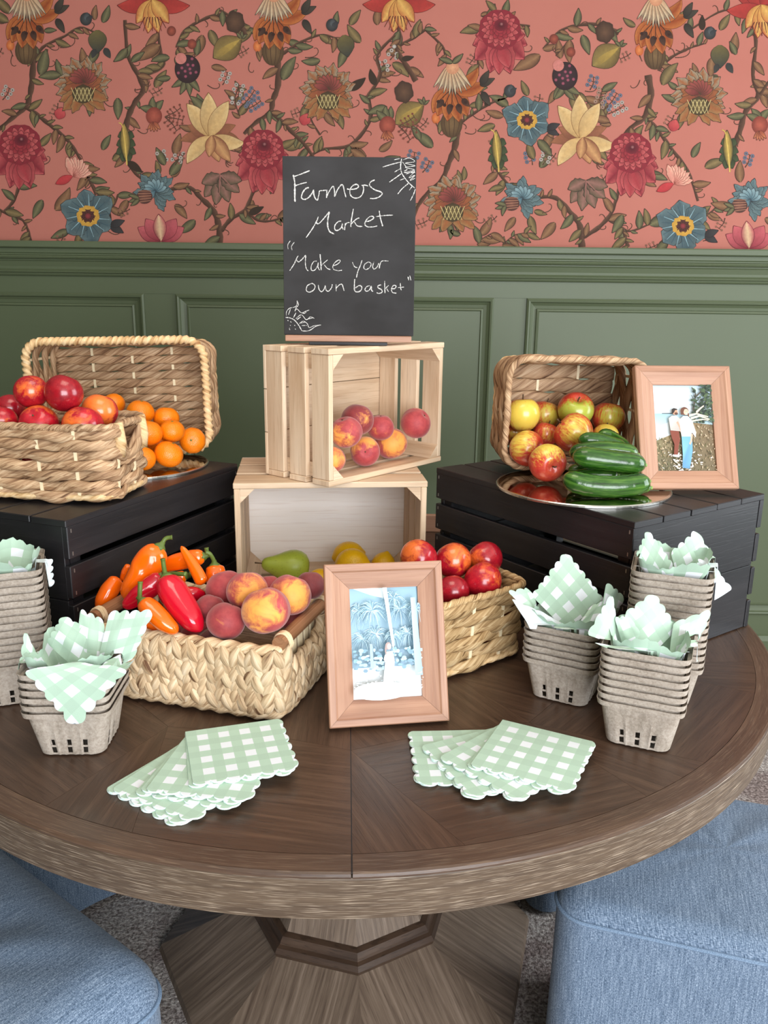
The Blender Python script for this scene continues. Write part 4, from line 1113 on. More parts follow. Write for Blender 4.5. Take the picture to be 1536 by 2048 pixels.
def beach_photo(mb, W, H):
    p = Pic(mb, W, H); r = random.Random(5)
    p.rect(0, 0, 1, .34, s3(186, 210, 224), s3(208, 220, 226))
    p.rect(0, .33, 1, .5, s3(150, 184, 196), s3(192, 212, 218)); p.poly([(0, .5), (.5, .36), (.6, .36), (.4, .6), (0, .66)], s3(214, 224, 226))
    p.poly([(.14, .325), (.4, .32), (.4, .335), (.14, .335)], s3(84, 104, 110))
    p.poly([(0, .65), (.3, .57), (.62, .43), (1, .46), (1, 1), (0, 1)], [s3(120, 112, 80), s3(150, 132, 98), s3(158, 134, 100), s3(120, 100, 74), s3(112, 98, 72), s3(96, 92, 66)])
    for i in range(420):
        x = r.uniform(0, 1); y = r.uniform(.62, 1)
        if x > .6: y = r.uniform(.46, 1)
        k_ = r.choice([s3(84, 76, 54), s3(166, 144, 112), s3(128, 112, 82), s3(186, 168, 140), s3(104, 100, 64)])
        p.ell(x, y, r.uniform(.008, .022), r.uniform(.004, .010), k_, 5, r.uniform(0, 3))
    for i in range(70):
        y = r.uniform(.78, 1); p.ell(.42 + r.gauss(0, .16), y, r.uniform(.01, .03), r.uniform(.004, .01), r.choice([s3(222, 216, 208), s3(196, 188, 180), s3(236, 232, 226)]), 6, r.uniform(-.4, .4))
    for c in (([(.78, .32), (.66, .30), (.70, .18), (.72, .10), (.66, .03)], .02), ([(.80, .30), (.86, .22), (.92, .18)], .018), ([(.72, .14), (.82, .08), (.9, .02)], .012), ([(.70, .2), (.64, .12)], .008)):
        p.line(c[0], c[1], c[1] * .4, s3(70, 66, 56))
    for i in range(170):
        x = r.uniform(.66, 1); y = r.choice([r.uniform(.0, .24), r.uniform(.22, .44)])
        if x < .8 and y < .3 and r.random() < .6: continue
        p.ell(x, y, r.uniform(.015, .05), r.uniform(.008, .02), r.choice([s3(40, 58, 44), s3(58, 78, 56), s3(30, 44, 36), s3(74, 92, 62)]), 6, r.uniform(-.6, .6))
    for c in (([(.56, .37), (.7, .345), (.9, .38)], .014), ([(.6, .40), (.75, .37), (.92, .41)], .014), ([(.62, .43), (.8, .41), (.9, .42)], .010), ([(.7, .33), (.78, .28), (.84, .25)], .014)):
        p.line(c[0], c[1], c[1] * .5, s3(206, 194, 174))
    # person in grey shirt and rust trousers, seen from the side
    p.poly([(.23, .54), (.38, .54), (.39, .65), (.36, .72), (.335, .82), (.27, .82), (.29, .70), (.25, .62)], s3(122, 58, 42)); p.poly([(.25, .82), (.36, .82), (.36, .85), (.25, .84)], s3(236, 234, 232))
    p.poly([(.22, .40), (.28, .37), (.36, .37), (.42, .41), (.41, .55), (.24, .54)], [s3(196, 190, 184), s3(206, 200, 194), s3(190, 184, 178), s3(182, 174, 168), s3(170, 162, 156), s3(180, 174, 168)])
    p.line([(.36, .44), (.40, .50), (.42, .56)], .016, .013, s3(196, 150, 126))
    p.ell(.335, .325, .048, .036, s3(190, 140, 114)); p.poly([(.28, .335), (.28, .295), (.32, .28), (.37, .288), (.385, .30), (.34, .305), (.32, .33), (.30, .345)], s3(40, 30, 26)); p.ell(.355, .345, .03, .016, s3(90, 62, 50))
    # person in white shirt and jeans, turning round
    p.poly([(.42, .60), (.60, .60), (.59, .78), (.55, .90), (.52, .98), (.40, .97), (.42, .82)], [s3(112, 168, 200), s3(104, 158, 192), s3(96, 150, 186), s3(104, 158, 194), s3(92, 140, 176), s3(90, 138, 174), s3(122, 176, 206)])
    p.poly([(.40, .42), (.47, .375), (.55, .375), (.62, .43), (.67, .56), (.66, .62), (.60, .56), (.58, .61), (.42, .61)], [s3(236, 240, 244), s3(244, 246, 248), s3(240, 244, 248), s3(236, 240, 244), s3(222, 228, 236), s3(226, 232, 238), s3(214, 222, 232), s3(224, 230, 238), s3(230, 236, 242)])
    p.line([(.60, .58), (.58, .66), (.55, .70)], .016, .012, s3(214, 168, 146))
    p.ell(.50, .315, .072, .048, s3(104, 66, 48)); p.ell(.525, .325, .043, .036, s3(222, 178, 156)); p.poly([(.44, .33), (.45, .285), (.5, .268), (.55, .285), (.5, .295), (.48, .33), (.46, .36), (.43, .355)], s3(96, 58, 42)); p.line([(.56, .34), (.565, .38)], .012, .008, s3(104, 66, 48))
    p.ell(.54, .345, .012, .004, s3(240, 226, 220)); p.ell(.513, .315, .005, .004, s3(60, 40, 34)); p.ell(.54, .315, .005, .004, s3(60, 40, 34))
def palm_photo(mb, W, H):
    p = Pic(mb, W, H); r = random.Random(9)
    p.rect(0, 0, 1, .74, s3(128, 168, 188), s3(112, 150, 172)); p.rect(0, .72, 1, 1, s3(214, 228, 234), s3(252, 252, 252))
    p.poly([(.06, .0), (.52, .0), (.52, .1), (.3, .06)], s3(226, 238, 242))
    pal = [s3(92, 138, 158), s3(150, 192, 208), s3(176, 212, 222), s3(108, 154, 176), s3(84, 124, 148), s3(196, 224, 232)]
    for (cx, cy, R_) in ((.18, .46, .24), (.36, .42, .22), (.12, .2, .2), (.72, .2, .26), (.82, .42, .2), (.6, .44, .16), (.3, .2, .24), (.62, .1, .2), (.94, .2, .15)):
        for i in range(90):
            a = r.uniform(0, 2 * PI); R2 = R_ * r.uniform(.5, 1)
            e_ = (cx + R2 * math.cos(a), cy + R2 * math.sin(a) * .62 + .05 * R2 / R_)
            m_ = (cx + R2 * .55 * math.cos(a), cy + R2 * .5 * math.sin(a) * .62 - .01)
            if e_[1] > .72: continue
            p.line([(cx, cy), m_, e_], .0035, .001, r.choice(pal))
    for i in range(120): p.ell(r.uniform(0, 1), r.uniform(.55, .74), r.uniform(.015, .05), r.uniform(.008, .02), r.choice(pal[:5]), 6)
    p.poly([(.86, .1), (.93, .1), (.99, .8), (.88, .8)], [s3(170, 194, 206), s3(150, 178, 194), s3(128, 156, 176), s3(150, 178, 194)])
    p.poly([(.24, .5), (.28, .5), (.29, .72), (.24, .72)], s3(140, 160, 176))
    p.poly([(.46, .0), (.52, .0), (.60, .52), (.57, .55)], [s3(244, 250, 252), s3(236, 246, 250), s3(206, 228, 236), s3(226, 240, 246)])
    for i in range(160): p.ell(r.uniform(.0, 1), r.uniform(.75, .97), r.uniform(.006, .02), r.uniform(.002, .006), r.choice([s3(236, 244, 246), s3(190, 210, 220), s3(252, 253, 253), s3(206, 222, 230)]), 5)
    p.ell(.38, .92, .42, .08, s3(252, 253, 253), 24)
    # person in a long white dress
    p.poly([(.46, .58), (.56, .57), (.58, .66), (.57, .76), (.545, .9), (.50, .9), (.40, .90), (.43, .76), (.45, .66)], [s3(248, 244, 240), s3(250, 248, 244), s3(238, 238, 238), s3(244, 244, 244), s3(250, 250, 250), s3(252, 252, 252), s3(252, 252, 252), s3(246, 242, 238), s3(244, 236, 228)])
    p.line([(.56, .6), (.575, .66), (.565, .73)], .014, .010, s3(232, 206, 194)); p.line([(.46, .61), (.44, .65), (.5, .66)], .013, .010, s3(232, 206, 194))
    p.ell(.505, .525, .045, .034, s3(150, 122, 114)); p.ell(.518, .53, .030, .026, s3(236, 208, 196)); p.line([(.475, .53), (.46, .56), (.47, .6)], .016, .008, s3(150, 122, 114))
    p.poly([(.54, .88), (.56, .88), (.55, .91), (.535, .91)], s3(232, 206, 194))
F0, F1 = onz(658, 1457, TZ), onz(895, 1441, TZ)
picture_frame('oak framed photo of a person in white among palms at the table centre', F0, F1, .229, TZ + .0016, .036, math.radians(21), palm_photo, 'washed out photo of a person in a white dress beneath palms')
G0, G1 = onz(1281, 981, CT + .0065), onz(1472, 980, CT + .0065)
picture_frame('oak framed beach photo of two people on the right black crate', G0 + Vector((0, .004, 0)), G1, .228, CT + .0065, .034, math.radians(24), beach_photo, 'photo of two people standing on a scrubby beach path')

# ================================================================== moulded pulp berry baskets
PB, PT, PH = .083, .107, .068      # base, top, height
def pulp_mesh():
    ns = 30; rows = []
    def side_pt(s_, half, rc):
        """s_ in 0..4 round the square"""
        k_ = int(s_) % 4; f = (s_ - int(s_)) * 2 - 1
        # rounded square: superellipse feel
        x, y = half, f * half
        lim = half - rc
        if abs(y) > lim:
            a = (abs(y) - lim) / rc * (PI / 4); x = lim + rc * math.cos(a); y = math.copysign(lim + rc * math.sin(a), y)
        a = k_ * PI / 2
        return Vector((x * math.cos(a) - y * math.sin(a), x * math.sin(a) + y * math.cos(a)))
    zs = [0.0, .0015, .0045, .010, .0145, .0165, .0215, .026, .036, .046, PH - .0080, PH - .0074, PH - .0012, PH]
    N = 4 * ns
    for zi, z in enumerate(zs):
        half = PB / 2 + (PT - PB) / 2 * (z / PH)
        if zi == 0: half -= .0025
        if z >= PH - .0076: half += .0042
        row = []
        for j in range(N):
            s_ = j / ns; f = s_ - int(s_)
            p = side_pt(s_, half, .014)
            # fluted ribs on the lower wall: raised between the slots
            if .001 < z < PH - .0080:
                g = 0
                for cpos in (.26, .5, .74):
                    for e_ in (-.075, .075): g = max(g, math.exp(-((f - cpos - e_) / .022) ** 2))
                g *= min(1, (PH - .012 - z) / .012)
                p = p * (1 + .030 * g)
            wv = .0002 * math.sin(j * .7 + zi) if zi > 8 else 0
            row.append((p.x, p.y, z + wv))
        rows.append(row)
    b = MB()
    def skip(i, j):
        if i in (2, 3, 5, 6):
            f = ((j + .5) / ns) % 1
            for cpos in (8 / 30, .5, 22 / 30):
                if abs(f - cpos) < .030: return True
        return False
    b.grid(rows, None, closed_v=True, skip=skip)
    b.face([rows[0][j] for j in range(N)][::-1])
    me = b.mesh('pulp_basket', M['pulp'], False)
    bm = bmesh.new(); bm.from_mesh(me); bmesh.ops.remove_doubles(bm, verts=bm.verts, dist=1e-6); bmesh.ops.recalc_face_normals(bm, faces=bm.faces)
    bmesh.ops.solidify(bm, geom=bm.faces[:], thickness=.0006); bm.to_mesh(me); bm.free()
    me.polygons.foreach_set('use_smooth', np.ones(len(me.polygons), dtype=bool)); me.update()
    me.set_sharp_from_angle(angle=math.radians(40))
    return me
PULP = pulp_mesh()
ORD = ['bottom', 'second', 'third', 'fourth', 'fifth', 'sixth', 'seventh', 'eighth', 'ninth', 'tenth', 'eleventh', 'twelfth', 'thirteenth', 'fourteenth', 'fifteenth']
PITCH = .0108
def pulp_stack(c, rot, count, where):
    for i in range(count):
        j = 0.0
        o = obj_from(PULP, 'pulp_basket', None, (c[0] + j, c[1], TZ + .0008 + i * PITCH), (0, 0, rot))
        if i == 0: lab = 'bottom pulp berry basket of the ' + where
        elif i == count - 1: lab = 'topmost pulp berry basket of the ' + where
        else: lab = ORD[i] + ' pulp berry basket from the bottom of the ' + where
        tag(o, lab, 'basket', 'moulded pulp berry baskets')
    return TZ + .0008 + (count - 1) * PITCH + PH
def stack_at(pl, pr, count, where):
    """pl, pr: pixels of the near base corners"""
    a, b_ = onz(*pl, TZ), onz(*pr, TZ); d = (b_ - a); ang = math.atan2(d.y, d.x); mid = (a + b_) / 2
    c = mid + Vector((-math.sin(ang), math.cos(ang), 0)) * (PB / 2)
    top = pulp_stack((c.x, c.y), ang, count, where)
    return c, ang, top
S_FL = stack_at((80, 1512), (206, 1511), 6, 'short stack before the braided basket')
S_FR = stack_at((1210, 1484), (1337, 1510), 8, 'front stack at right of the table')
S_RM = stack_at((1062, 1392), (1168, 1418), 6, 'short stack beside the golden basket')
p = onz(1375, 1417, TZ); rb_ang = math.radians(-20)
c = p + Matrix.Rotation(rb_ang, 3, 'Z') @ Vector((-PB / 2, PB / 2, 0)); S_RB = (c, rb_ang, pulp_stack((c.x, c.y), rb_ang, 14, 'tall stack against the right crate'))
p = onz(88, 1402, TZ); lb_ang = math.radians(20)
c = p + Matrix.Rotation(lb_ang, 3, 'Z') @ Vector((-PB / 2, PB / 2, 0)); S_LB = (c, lb_ang, pulp_stack((c.x, c.y), lb_ang, 14, 'tall stack at the left table edge'))

# ================================================================== paper napkins
def flap(mb, root, left, right, tip, n=5, amp=.075, bulge=.0, nseg=34, uvo=(0, 0), flipmat=0, curl=0.0):
    """one folded corner of a napkin: scalloped on left-tip and right-tip edges"""
    root, left, right, tip = map(Vector, (root, left, right, tip))
    nrm = (left - root).cross(right - root)
    if nrm.length < 1e-9: nrm = Vector((0, -1, 0))
    nrm.normalize()
    if nrm.y > 0: nrm = -nrm
    su = ((right - root).length + (tip - left).length) / 2; sv = ((left - root).length + (tip - right).length) / 2
    def sc(f): return abs(math.sin(PI * n * f)) ** .55
    P = []; U = []
    for i in range(nseg + 1):
        row = []; ru = []
        for j in range(nseg + 1):
            s_, t_ = i / nseg, j / nseg
            s2 = s_ * (1 + amp * sc(t_) * s_ ** 3); t2 = t_ * (1 + amp * sc(s_) * t_ ** 3)
            p = root * (1 - s2) * (1 - t2) + right * s2 * (1 - t2) + left * (1 - s2) * t2 + tip * s2 * t2
            d = s_ + t_; w_ = bulge * (1 - ((s_ - t_) ** 2)) * math.sin(PI * min(1, d / 2 * .9)) + curl * (d / 2) ** 3
            w_ += .0014 * math.sin(s_ * 9 + uvo[0] * 7) * math.sin(t_ * 7 + uvo[1] * 5)
            row.append(p + nrm * w_); ru.append((s2 * su + uvo[0], t2 * sv + uvo[1]))
        P.append(row); U.append(ru)
    mb.grid(P, lambda i, j: U[i][j], mi=flipmat)
def napkin(label, flaps, stack, group='napkins tucked in berry baskets'):
    b = MB(); sc_, sang, stop = stack; rg_ = random.Random(int(sc_.x * 1000) + 3)
    Rz = Matrix.Rotation(sang, 3, 'Z'); nn_ = 72; ph_ = rg_.uniform(0, 6); rows_ = []
    for kz, (hf, zz, am) in enumerate(((.002, -.040, 0), (.024, -.040, 0), (.034, -.024, .001), (.042, -.008, .002), (.0475, .002, .003), (.050, .010, .005))):
        rr_ = []
        for q_ in range(nn_):
            a_ = 2 * PI * q_ / nn_; sq = hf / max(abs(math.cos(a_)), abs(math.sin(a_))) ** .8
            sq += am * math.sin(5 * a_ + ph_); zz2 = zz + am * 1.4 * math.sin(4 * a_ + ph_ * 2) + (am * abs(math.sin(a_ * 13)) if kz == 5 else 0)
            v_ = Rz @ Vector((sq * math.cos(a_), sq * math.sin(a_), 0)); rr_.append(Vector((sc_.x + v_.x, sc_.y + v_.y, stop + zz2)))
        rows_.append(rr_)
    b.grid(rows_, lambda i_, j_: (j_ * .0036, i_ * .014), closed_v=True)
    for f in flaps: flap(b, *f[0], **f[1])
    me = b.mesh('paper_napkin', [M['gingham'], M['ging_back']], True)
    bm = bmesh.new(); bm.from_mesh(me); bmesh.ops.remove_doubles(bm, verts=bm.verts, dist=1e-6); bm.to_mesh(me); bm.free()
    o = bpy.data.objects.new('paper_napkin', me); COL.objects.link(o)
    # the paper stays inside the basket, or goes over its rim
    Ri = Rz.transposed(); rim_z = stop + .0035
    for v_ in me.vertices:
        q = Ri @ (v_.co - sc_); m_ = (abs(q.x) ** 6 + abs(q.y) ** 6) ** (1 / 6); z_ = max(v_.co.z, stop - PH + .006)
        if m_ < .0475:
            if z_ < rim_z:
                lim = PB / 2 + (PT - PB) / 2 * ((z_ - (stop - PH)) / PH) - .0045
                if m_ > lim: q *= lim / m_
        elif m_ <= .0625: z_ = max(z_, rim_z)
        q2 = Rz @ Vector((q.x, q.y, 0)); v_.co = Vector((sc_.x + q2.x, sc_.y + q2.y, z_))
    c = Vector(flaps[0][0][0]); o.location = c
    for v_ in me.vertices: v_.co = v_.co - c
    return tag(o, label, 'napkin', group)
def px(x, y, c, dy=0.0):
    return ony(x, y, c.y + dy)
# front left basket: two upright folds, a drape over the front
c = S_FL[0]; top = S_FL[2]
rt = Vector((c.x, c.y, top - .030))
napkin('gingham paper napkin spilling over the front of the left short stack', [
    ((px(170, 1352, c, .0), px(98, 1290, c, .02), px(196, 1275, c, .02), px(130, 1235, c, .03)), dict(n=4, bulge=.006, uvo=(.0, .0))),
    ((px(150, 1352, c, .005), px(160, 1225, c, .028), px(200, 1352, c, .0), px(208, 1245, c, .028)), dict(n=3, bulge=.004, uvo=(.012, .02))),
    ((px(188, 1354, c, .0), px(218, 1230, c, .02), px(262, 1320, c, .01), px(302, 1225, c, .02)), dict(n=4, bulge=.006, uvo=(.3, .11))),
    ((px(150, 1325, c, -.050), px(54, 1342, c, -.066), px(250, 1338, c, -.066), px(150, 1446, c, -.070)), dict(n=5, bulge=.004, uvo=(.11, .33), amp=.09)),
    ((px(120, 1352, c, -.02), px(40, 1348, c, -.03), px(95, 1340, c, .01), px(52, 1265, c, .0)), dict(n=4, bulge=.005, uvo=(.51, .2))),
    ((px(200, 1352, c, -.03), px(232, 1352, c, -.04), px(240, 1330, c, .0), px(272, 1315, c, -.015)), dict(n=3, bulge=.003, uvo=(.41, .05)))], S_FL)
c = S_LB[0]
napkin('napkin with pale underside showing on the tall left stack', [
    ((px(20, 1215, c, .01), px(-20, 1150, c, .03), px(70, 1180, c, .03), px(25, 1120, c, .045)), dict(n=4, bulge=.005, uvo=(.02, .05))),
    ((px(20, 1215, c, .0), px(8, 1178, c, .0), px(104, 1172, c, -.01), px(100, 1118, c, .01)), dict(n=4, bulge=.004, uvo=(.02, .05), flipmat=1)),
    ((px(0, 1218, c, -.03), px(-40, 1195, c, -.03), px(28, 1212, c, -.035), px(-10, 1175, c, -.03)), dict(n=3, bulge=.004, uvo=(.3, .1), flipmat=0))], S_LB)
c = S_RM[0]
napkin('gingham napkin with a tall pointed corner on the stack beside the golden basket', [
    ((px(1130, 1262, c, .0), px(1066, 1195, c, .025), px(1205, 1205, c, .025), px(1131, 1112, c, .045)), dict(n=6, bulge=.008, uvo=(.02, .05), amp=.07)),
    ((px(1095, 1265, c, -.01), px(1018, 1188, c, -.005), px(1078, 1240, c, .02), px(1058, 1182, c, .02)), dict(n=3, bulge=.005, uvo=(.21, .05))),
    ((px(1060, 1258, c, -.04), px(1024, 1200, c, -.01), px(1130, 1262, c, -.035), px(1120, 1245, c, -.02)), dict(n=4, bulge=.005, uvo=(.31, .05), flipmat=1)),
    ((px(1140, 1265, c, -.02), px(1180, 1215, c, .01), px(1190, 1265, c, .0), px(1212, 1200, c, .015)), dict(n=3, bulge=.004, uvo=(.5, .05))),
    ((px(1185, 1255, c, .0), px(1213, 1170, c, .02), px(1222, 1245, c, .02), px(1245, 1195, c, .03)), dict(n=3, bulge=.004, uvo=(.6, .15))),
    ((px(1110, 1262, c, -.045), px(1100, 1268, c, -.048), px(1195, 1275, c, -.048), px(1176, 1315, c, -.056)), dict(n=4, bulge=.003, uvo=(.7, .25), amp=.1))], S_RM)
c = S_FR[0]
napkin('gingham napkin with three upright folds on the front right stack', [
    ((px(1290, 1322, c, -.005), px(1232, 1245, c, .02), px(1350, 1262, c, .02), px(1304, 1192, c, .035)), dict(n=4, bulge=.007, uvo=(.02, .05), amp=.08)),
    ((px(1335, 1325, c, -.01), px(1345, 1250, c, .015), px(1390, 1290, c, .01), px(1418, 1222, c, .025)), dict(n=3, bulge=.005, uvo=(.2, .15))),
    ((px(1250, 1310, c, .0), px(1230, 1240, c, .01), px(1290, 1290, c, .005), px(1258, 1232, c, .02)), dict(n=3, bulge=.004, uvo=(.4, .15))),
    ((px(1240, 1305, c, -.02), px(1178, 1270, c, -.005), px(1236, 1290, c, .01), px(1222, 1195, c, .02)), dict(n=4, bulge=.004, uvo=(.5, .15))),
    ((px(1250, 1318, c, -.046), px(1190, 1285, c, -.03), px(1372, 1335, c, -.050), px(1345, 1322, c, -.040)), dict(n=4, bulge=.004, uvo=(.6, .35), amp=.05)),
    ((px(1330, 1330, c, -.047), px(1290, 1318, c, -.047), px(1392, 1325, c, -.03), px(1380, 1305, c, -.01)), dict(n=3, bulge=.003, uvo=(.8, .35)))], S_FR)
c = S_RB[0]
napkin('gingham napkin with two upright corners on the tall right stack', [
    ((px(1310, 1205, c, .005), px(1268, 1130, c, .025), px(1345, 1135, c, .02), px(1295, 1066, c, .04)), dict(n=5, bulge=.006, uvo=(.02, .05), amp=.08)),
    ((px(1365, 1200, c, .01), px(1342, 1110, c, .03), px(1440, 1160, c, .03), px(1392, 1066, c, .045)), dict(n=4, bulge=.006, uvo=(.22, .05), amp=.08)),
    ((px(1300, 1200, c, -.03), px(1265, 1165, c, -.02), px(1420, 1215, c, -.045), px(1345, 1160, c, -.02)), dict(n=5, bulge=.004, uvo=(.32, .05), flipmat=1)),
    ((px(1400, 1215, c, -.03), px(1378, 1150, c, -.02), px(1462, 1180, c, .0), px(1402, 1120, c, .0)), dict(n=4, bulge=.006, uvo=(.42, .05), flipmat=1, amp=.08))], S_RB)

# fanned piles of folded napkins
def folded_mesh(side):
    """folded napkin: corner at the origin, straight folds along +x and +y... scallops on the far edges"""
    n = 6; out = [(0.0, 0.0)]
    steps = n * 8
    out += [(side * .5, 0)]
    for i in range(steps + 1):
        f = i / steps; out.append((side * (1 + .05 * abs(math.sin(PI * n * f)) ** .6), side * f))
    for i in range(1, steps + 1):
        f = 1 - i / steps; out.append((side * f, side * (1 + .05 * abs(math.sin(PI * n * f)) ** .6)))
    out.append((0, side * .5))
    b = MB(); th = .0022
    b.face([(x, y, th) for x, y in out], [(x, y) for x, y in out]); b.face([(x, y, 0) for x, y in out][::-1], [(x, y) for x, y in out][::-1])
    N = len(out)
    for i in range(N):
        (x0, y0), (x1, y1) = out[i], out[(i + 1) % N]
        c0 = Vector((side / 2, side / 2))
        def k2(x, y, f): v_ = Vector((x, y)) - c0; v_ = c0 + v_ * f; return v_.x, v_.y
        for za, zb, fa, fb in ((th, th * .55, 1, 1.004), (th * .55, th * .45, 1.004, .992), (th * .45, 0, .992, 1.0)):
            a, q = k2(x0, y0, fa), k2(x1, y1, fa); c2, d2 = k2(x1, y1, fb), k2(x0, y0, fb)
            b.face([(*a, za), (*d2, zb), (*c2, zb), (*q, za)], [(i, za), (i, zb), (i + 1, zb), (i + 1, za)], None, 1)
    return b.mesh('folded_napkin', [M['gingham'], M['paper']])
FOLD = folded_mesh(.125)
def fan(pivot_px, first_dir_px, second_dir_px, angles, where, mirror=False):
    pv = onz(*pivot_px, TZ); a = onz(*first_dir_px, TZ) - pv; ang0 = math.atan2(a.y, a.x)
    n = len(angles)
    for i, da in enumerate(angles):
        jit = Vector((random.uniform(-.003, .003), random.uniform(-.003, .003), 0)) if i < n - 1 else Vector()
        o = obj_from(FOLD, 'folded_napkin', None, (pv.x + jit.x, pv.y + jit.y, TZ + .0004 + i * .0024), (0, 0, ang0 + math.radians(da)))
        if i == n - 1: lab = 'topmost folded gingham napkin of the ' + where
        elif i == 0: lab = 'bottom folded gingham napkin of the ' + where
        else: lab = ORD[i] + ' folded gingham napkin from the bottom of the ' + where
        tag(o, lab, 'napkin', 'folded napkins fanned on the table')
# local +x edge runs first_dir; square lies counter-clockwise of it
fan((372, 1489), (386, 1584), None, [-52, -50, -46, -31, -29, -26, -2, 0], 'left fanned pile')
fan((1004, 1464), (945, 1548), None, [-62, -60, -40, -38, -22, -20, -2, 0], 'right fanned pile')
# ================================================================== fruit and vegetables
def place(x, y, rpx, Y=None, floor=None):
    """centre and true radius of a ball seen at pixel (x,y) with pixel radius rpx, at depth Y or lying on a floor height"""
    if Y is None:
        P = onz(x, y, floor + .035)
        for _ in range(12):
            r = rpx * depth(P) / FPX; P = onz(x, y, floor + r * .97)
    else: P = ony(x, y, Y)
    return P, rpx * depth(P) / FPX
def ball_mesh(name, mat, prof, deform=None, nseg=36):
    b = MB(); b.lathe(prof, nseg, 0, deform); return b.mesh(name, mat, True)
def sphere_prof(n, fr, fz):
    return [(max(1e-4, fr(PI * i / n)), fz(PI * i / n)) for i in range(n + 1)]
def cleft(depth_, width):
    def d(p, a):
        k_ = math.exp(-(min(abs(a - PI * .5), abs(a - PI * 2.5)) / width) ** 2) * depth_
        rr = math.hypot(p.x, p.y); k_ *= min(1, rr / .5)
        return Vector((p.x * (1 - k_), p.y * (1 - k_), p.z))
    return d
PEACH = ball_mesh('peach', M['peach'], sphere_prof(24, lambda t: math.sin(t) * (1 - .03 * math.cos(t)), lambda t: math.cos(t) * .94 - .16 * math.exp(-(t / .28) ** 2) + .02 * math.exp(-((PI - t) / .2) ** 2)), cleft(.07, .16))
NECT = ball_mesh('nectarine', M['nect'], sphere_prof(24, lambda t: math.sin(t) * (1 + .02 * math.cos(t)), lambda t: math.cos(t) * .97 - .15 * math.exp(-(t / .25) ** 2)), cleft(.045, .13))
APPLE = ball_mesh('apple', M['apple'], sphere_prof(28, lambda t: math.sin(t) * (1 + .07 * math.cos(t)), lambda t: math.cos(t) * .95 - .30 * math.exp(-(t / .30) ** 2) + .16 * math.exp(-((PI - t) / .25) ** 2)), lambda p, a: Vector((p.x * (1 + .025 * math.cos(5 * a) * (-min(0, p.z))), p.y * (1 + .025 * math.cos(5 * a) * (-min(0, p.z))), p.z)))
MAND = ball_mesh('mandarin', M['mandarin'], sphere_prof(24, lambda t: math.sin(t), lambda t: math.cos(t) * .88 - .07 * math.exp(-(t / .3) ** 2)), lambda p, a: Vector((p.x * (1 + .012 * math.cos(9 * a)), p.y * (1 + .012 * math.cos(9 * a)), p.z)))
LEMON = ball_mesh('lemon', M['lemon'], sphere_prof(28, lambda t: math.sin(t) ** 1.05 * .96, lambda t: math.cos(t) * 1.10 + .14 * math.exp(-(t / .24) ** 2) - .08 * math.exp(-((PI - t) / .22) ** 2)))
PEAR = ball_mesh('pear', M['pear'], [(1e-4, 1.62), (.16, 1.60), (.30, 1.50), (.40, 1.32), (.50, 1.05), (.64, .74), (.82, .42), (.95, .10), (1.0, -.18), (.96, -.48), (.82, -.76), (.58, -.93), (.32, -.99), (.14, -.95), (1e-4, -.90)])
def stem_mesh(name, mat, h, r0, r1, bend=.3):
    b = MB(); b.tube([(bend * h * (i / 5) ** 2, 0, h * i / 5) for i in range(6)], [r0 + (r1 - r0) * i / 5 for i in range(6)], 7); return b.mesh(name, mat, True)
STEM_A = stem_mesh('stem', M['bstem'], .42, .035, .045)
STEM_P = stem_mesh('stem_scar', M['bstem'], .06, .055, .03, .1)
def star_mesh():
    b = MB(); n = 10
    b.lathe([(1e-4, .045), (.05, .04), (.09, .012), (.12, -.03)], n, 0, lambda p, a: p * (1.0 + .25 * math.cos(5 * a)) if p.length > .06 else p); return b.mesh('stem_button', M['gstem'], True)
STAR = star_mesh()
BODIES = []          # [object, [(offset, radius)...], fixed]
def fruit(kind, label, x, y, rpx, Y=None, floor=None, up=(0, 0, 1), patch=None, R=.3, G=1.0, squash=1.0, group=None, B=0.0):
    P, r = place(x, y, rpx, Y, floor)
    me, part, pz, name = {'peach': (PEACH, STEM_P, .79, 'peach'), 'nectarine': (NECT, STEM_P, .83, 'nectarine'), 'apple': (APPLE, STEM_A, .66, 'apple'), 'mandarin': (MAND, STAR, .80, 'mandarin'), 'lemon': (LEMON, None, 0, 'lemon'), 'pear': (PEAR, STEM_A, 1.58, 'pear')}[kind]
    if patch is None: patch = (random.uniform(-.5, .5), -1, random.uniform(-.2, .6))
    if abs(Vector(up).normalized().dot(Vector(patch).normalized())) > .97: patch = Vector(patch) + Vector((.4, .2, .3))
    o = obj_from(me, name, None, P, frame_matrix(patch, up), (r, r, r * squash)); o.color = (R, G, B, 1)
    tag(o, label, name, group)
    BODIES.append([o, [(Vector(), r * 1.0)], 0])
    if part is not None:
        s_ = obj_from(part, part.name.split('.')[0], o, (0, 0, pz)); s_.color = (1, 1, 1, 1)
    return o
C_ = (0, -1, .35)          # facing the viewer
g = 'peaches in the upper crate'; uf = UZ + .0125
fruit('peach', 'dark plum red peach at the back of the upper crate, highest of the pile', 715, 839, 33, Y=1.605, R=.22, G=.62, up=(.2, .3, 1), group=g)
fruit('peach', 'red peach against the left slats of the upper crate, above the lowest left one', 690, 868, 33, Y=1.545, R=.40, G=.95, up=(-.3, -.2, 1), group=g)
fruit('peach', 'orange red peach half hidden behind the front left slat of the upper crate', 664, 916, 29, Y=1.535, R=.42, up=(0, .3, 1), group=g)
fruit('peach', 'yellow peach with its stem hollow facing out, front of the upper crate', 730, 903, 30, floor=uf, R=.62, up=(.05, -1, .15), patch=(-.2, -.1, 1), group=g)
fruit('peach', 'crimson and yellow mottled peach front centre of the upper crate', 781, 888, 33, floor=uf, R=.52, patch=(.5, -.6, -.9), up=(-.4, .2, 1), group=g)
fruit('peach', 'red peach peeping out behind the mottled one in the upper crate', 768, 866, 27, Y=1.665, R=.2, group=g)
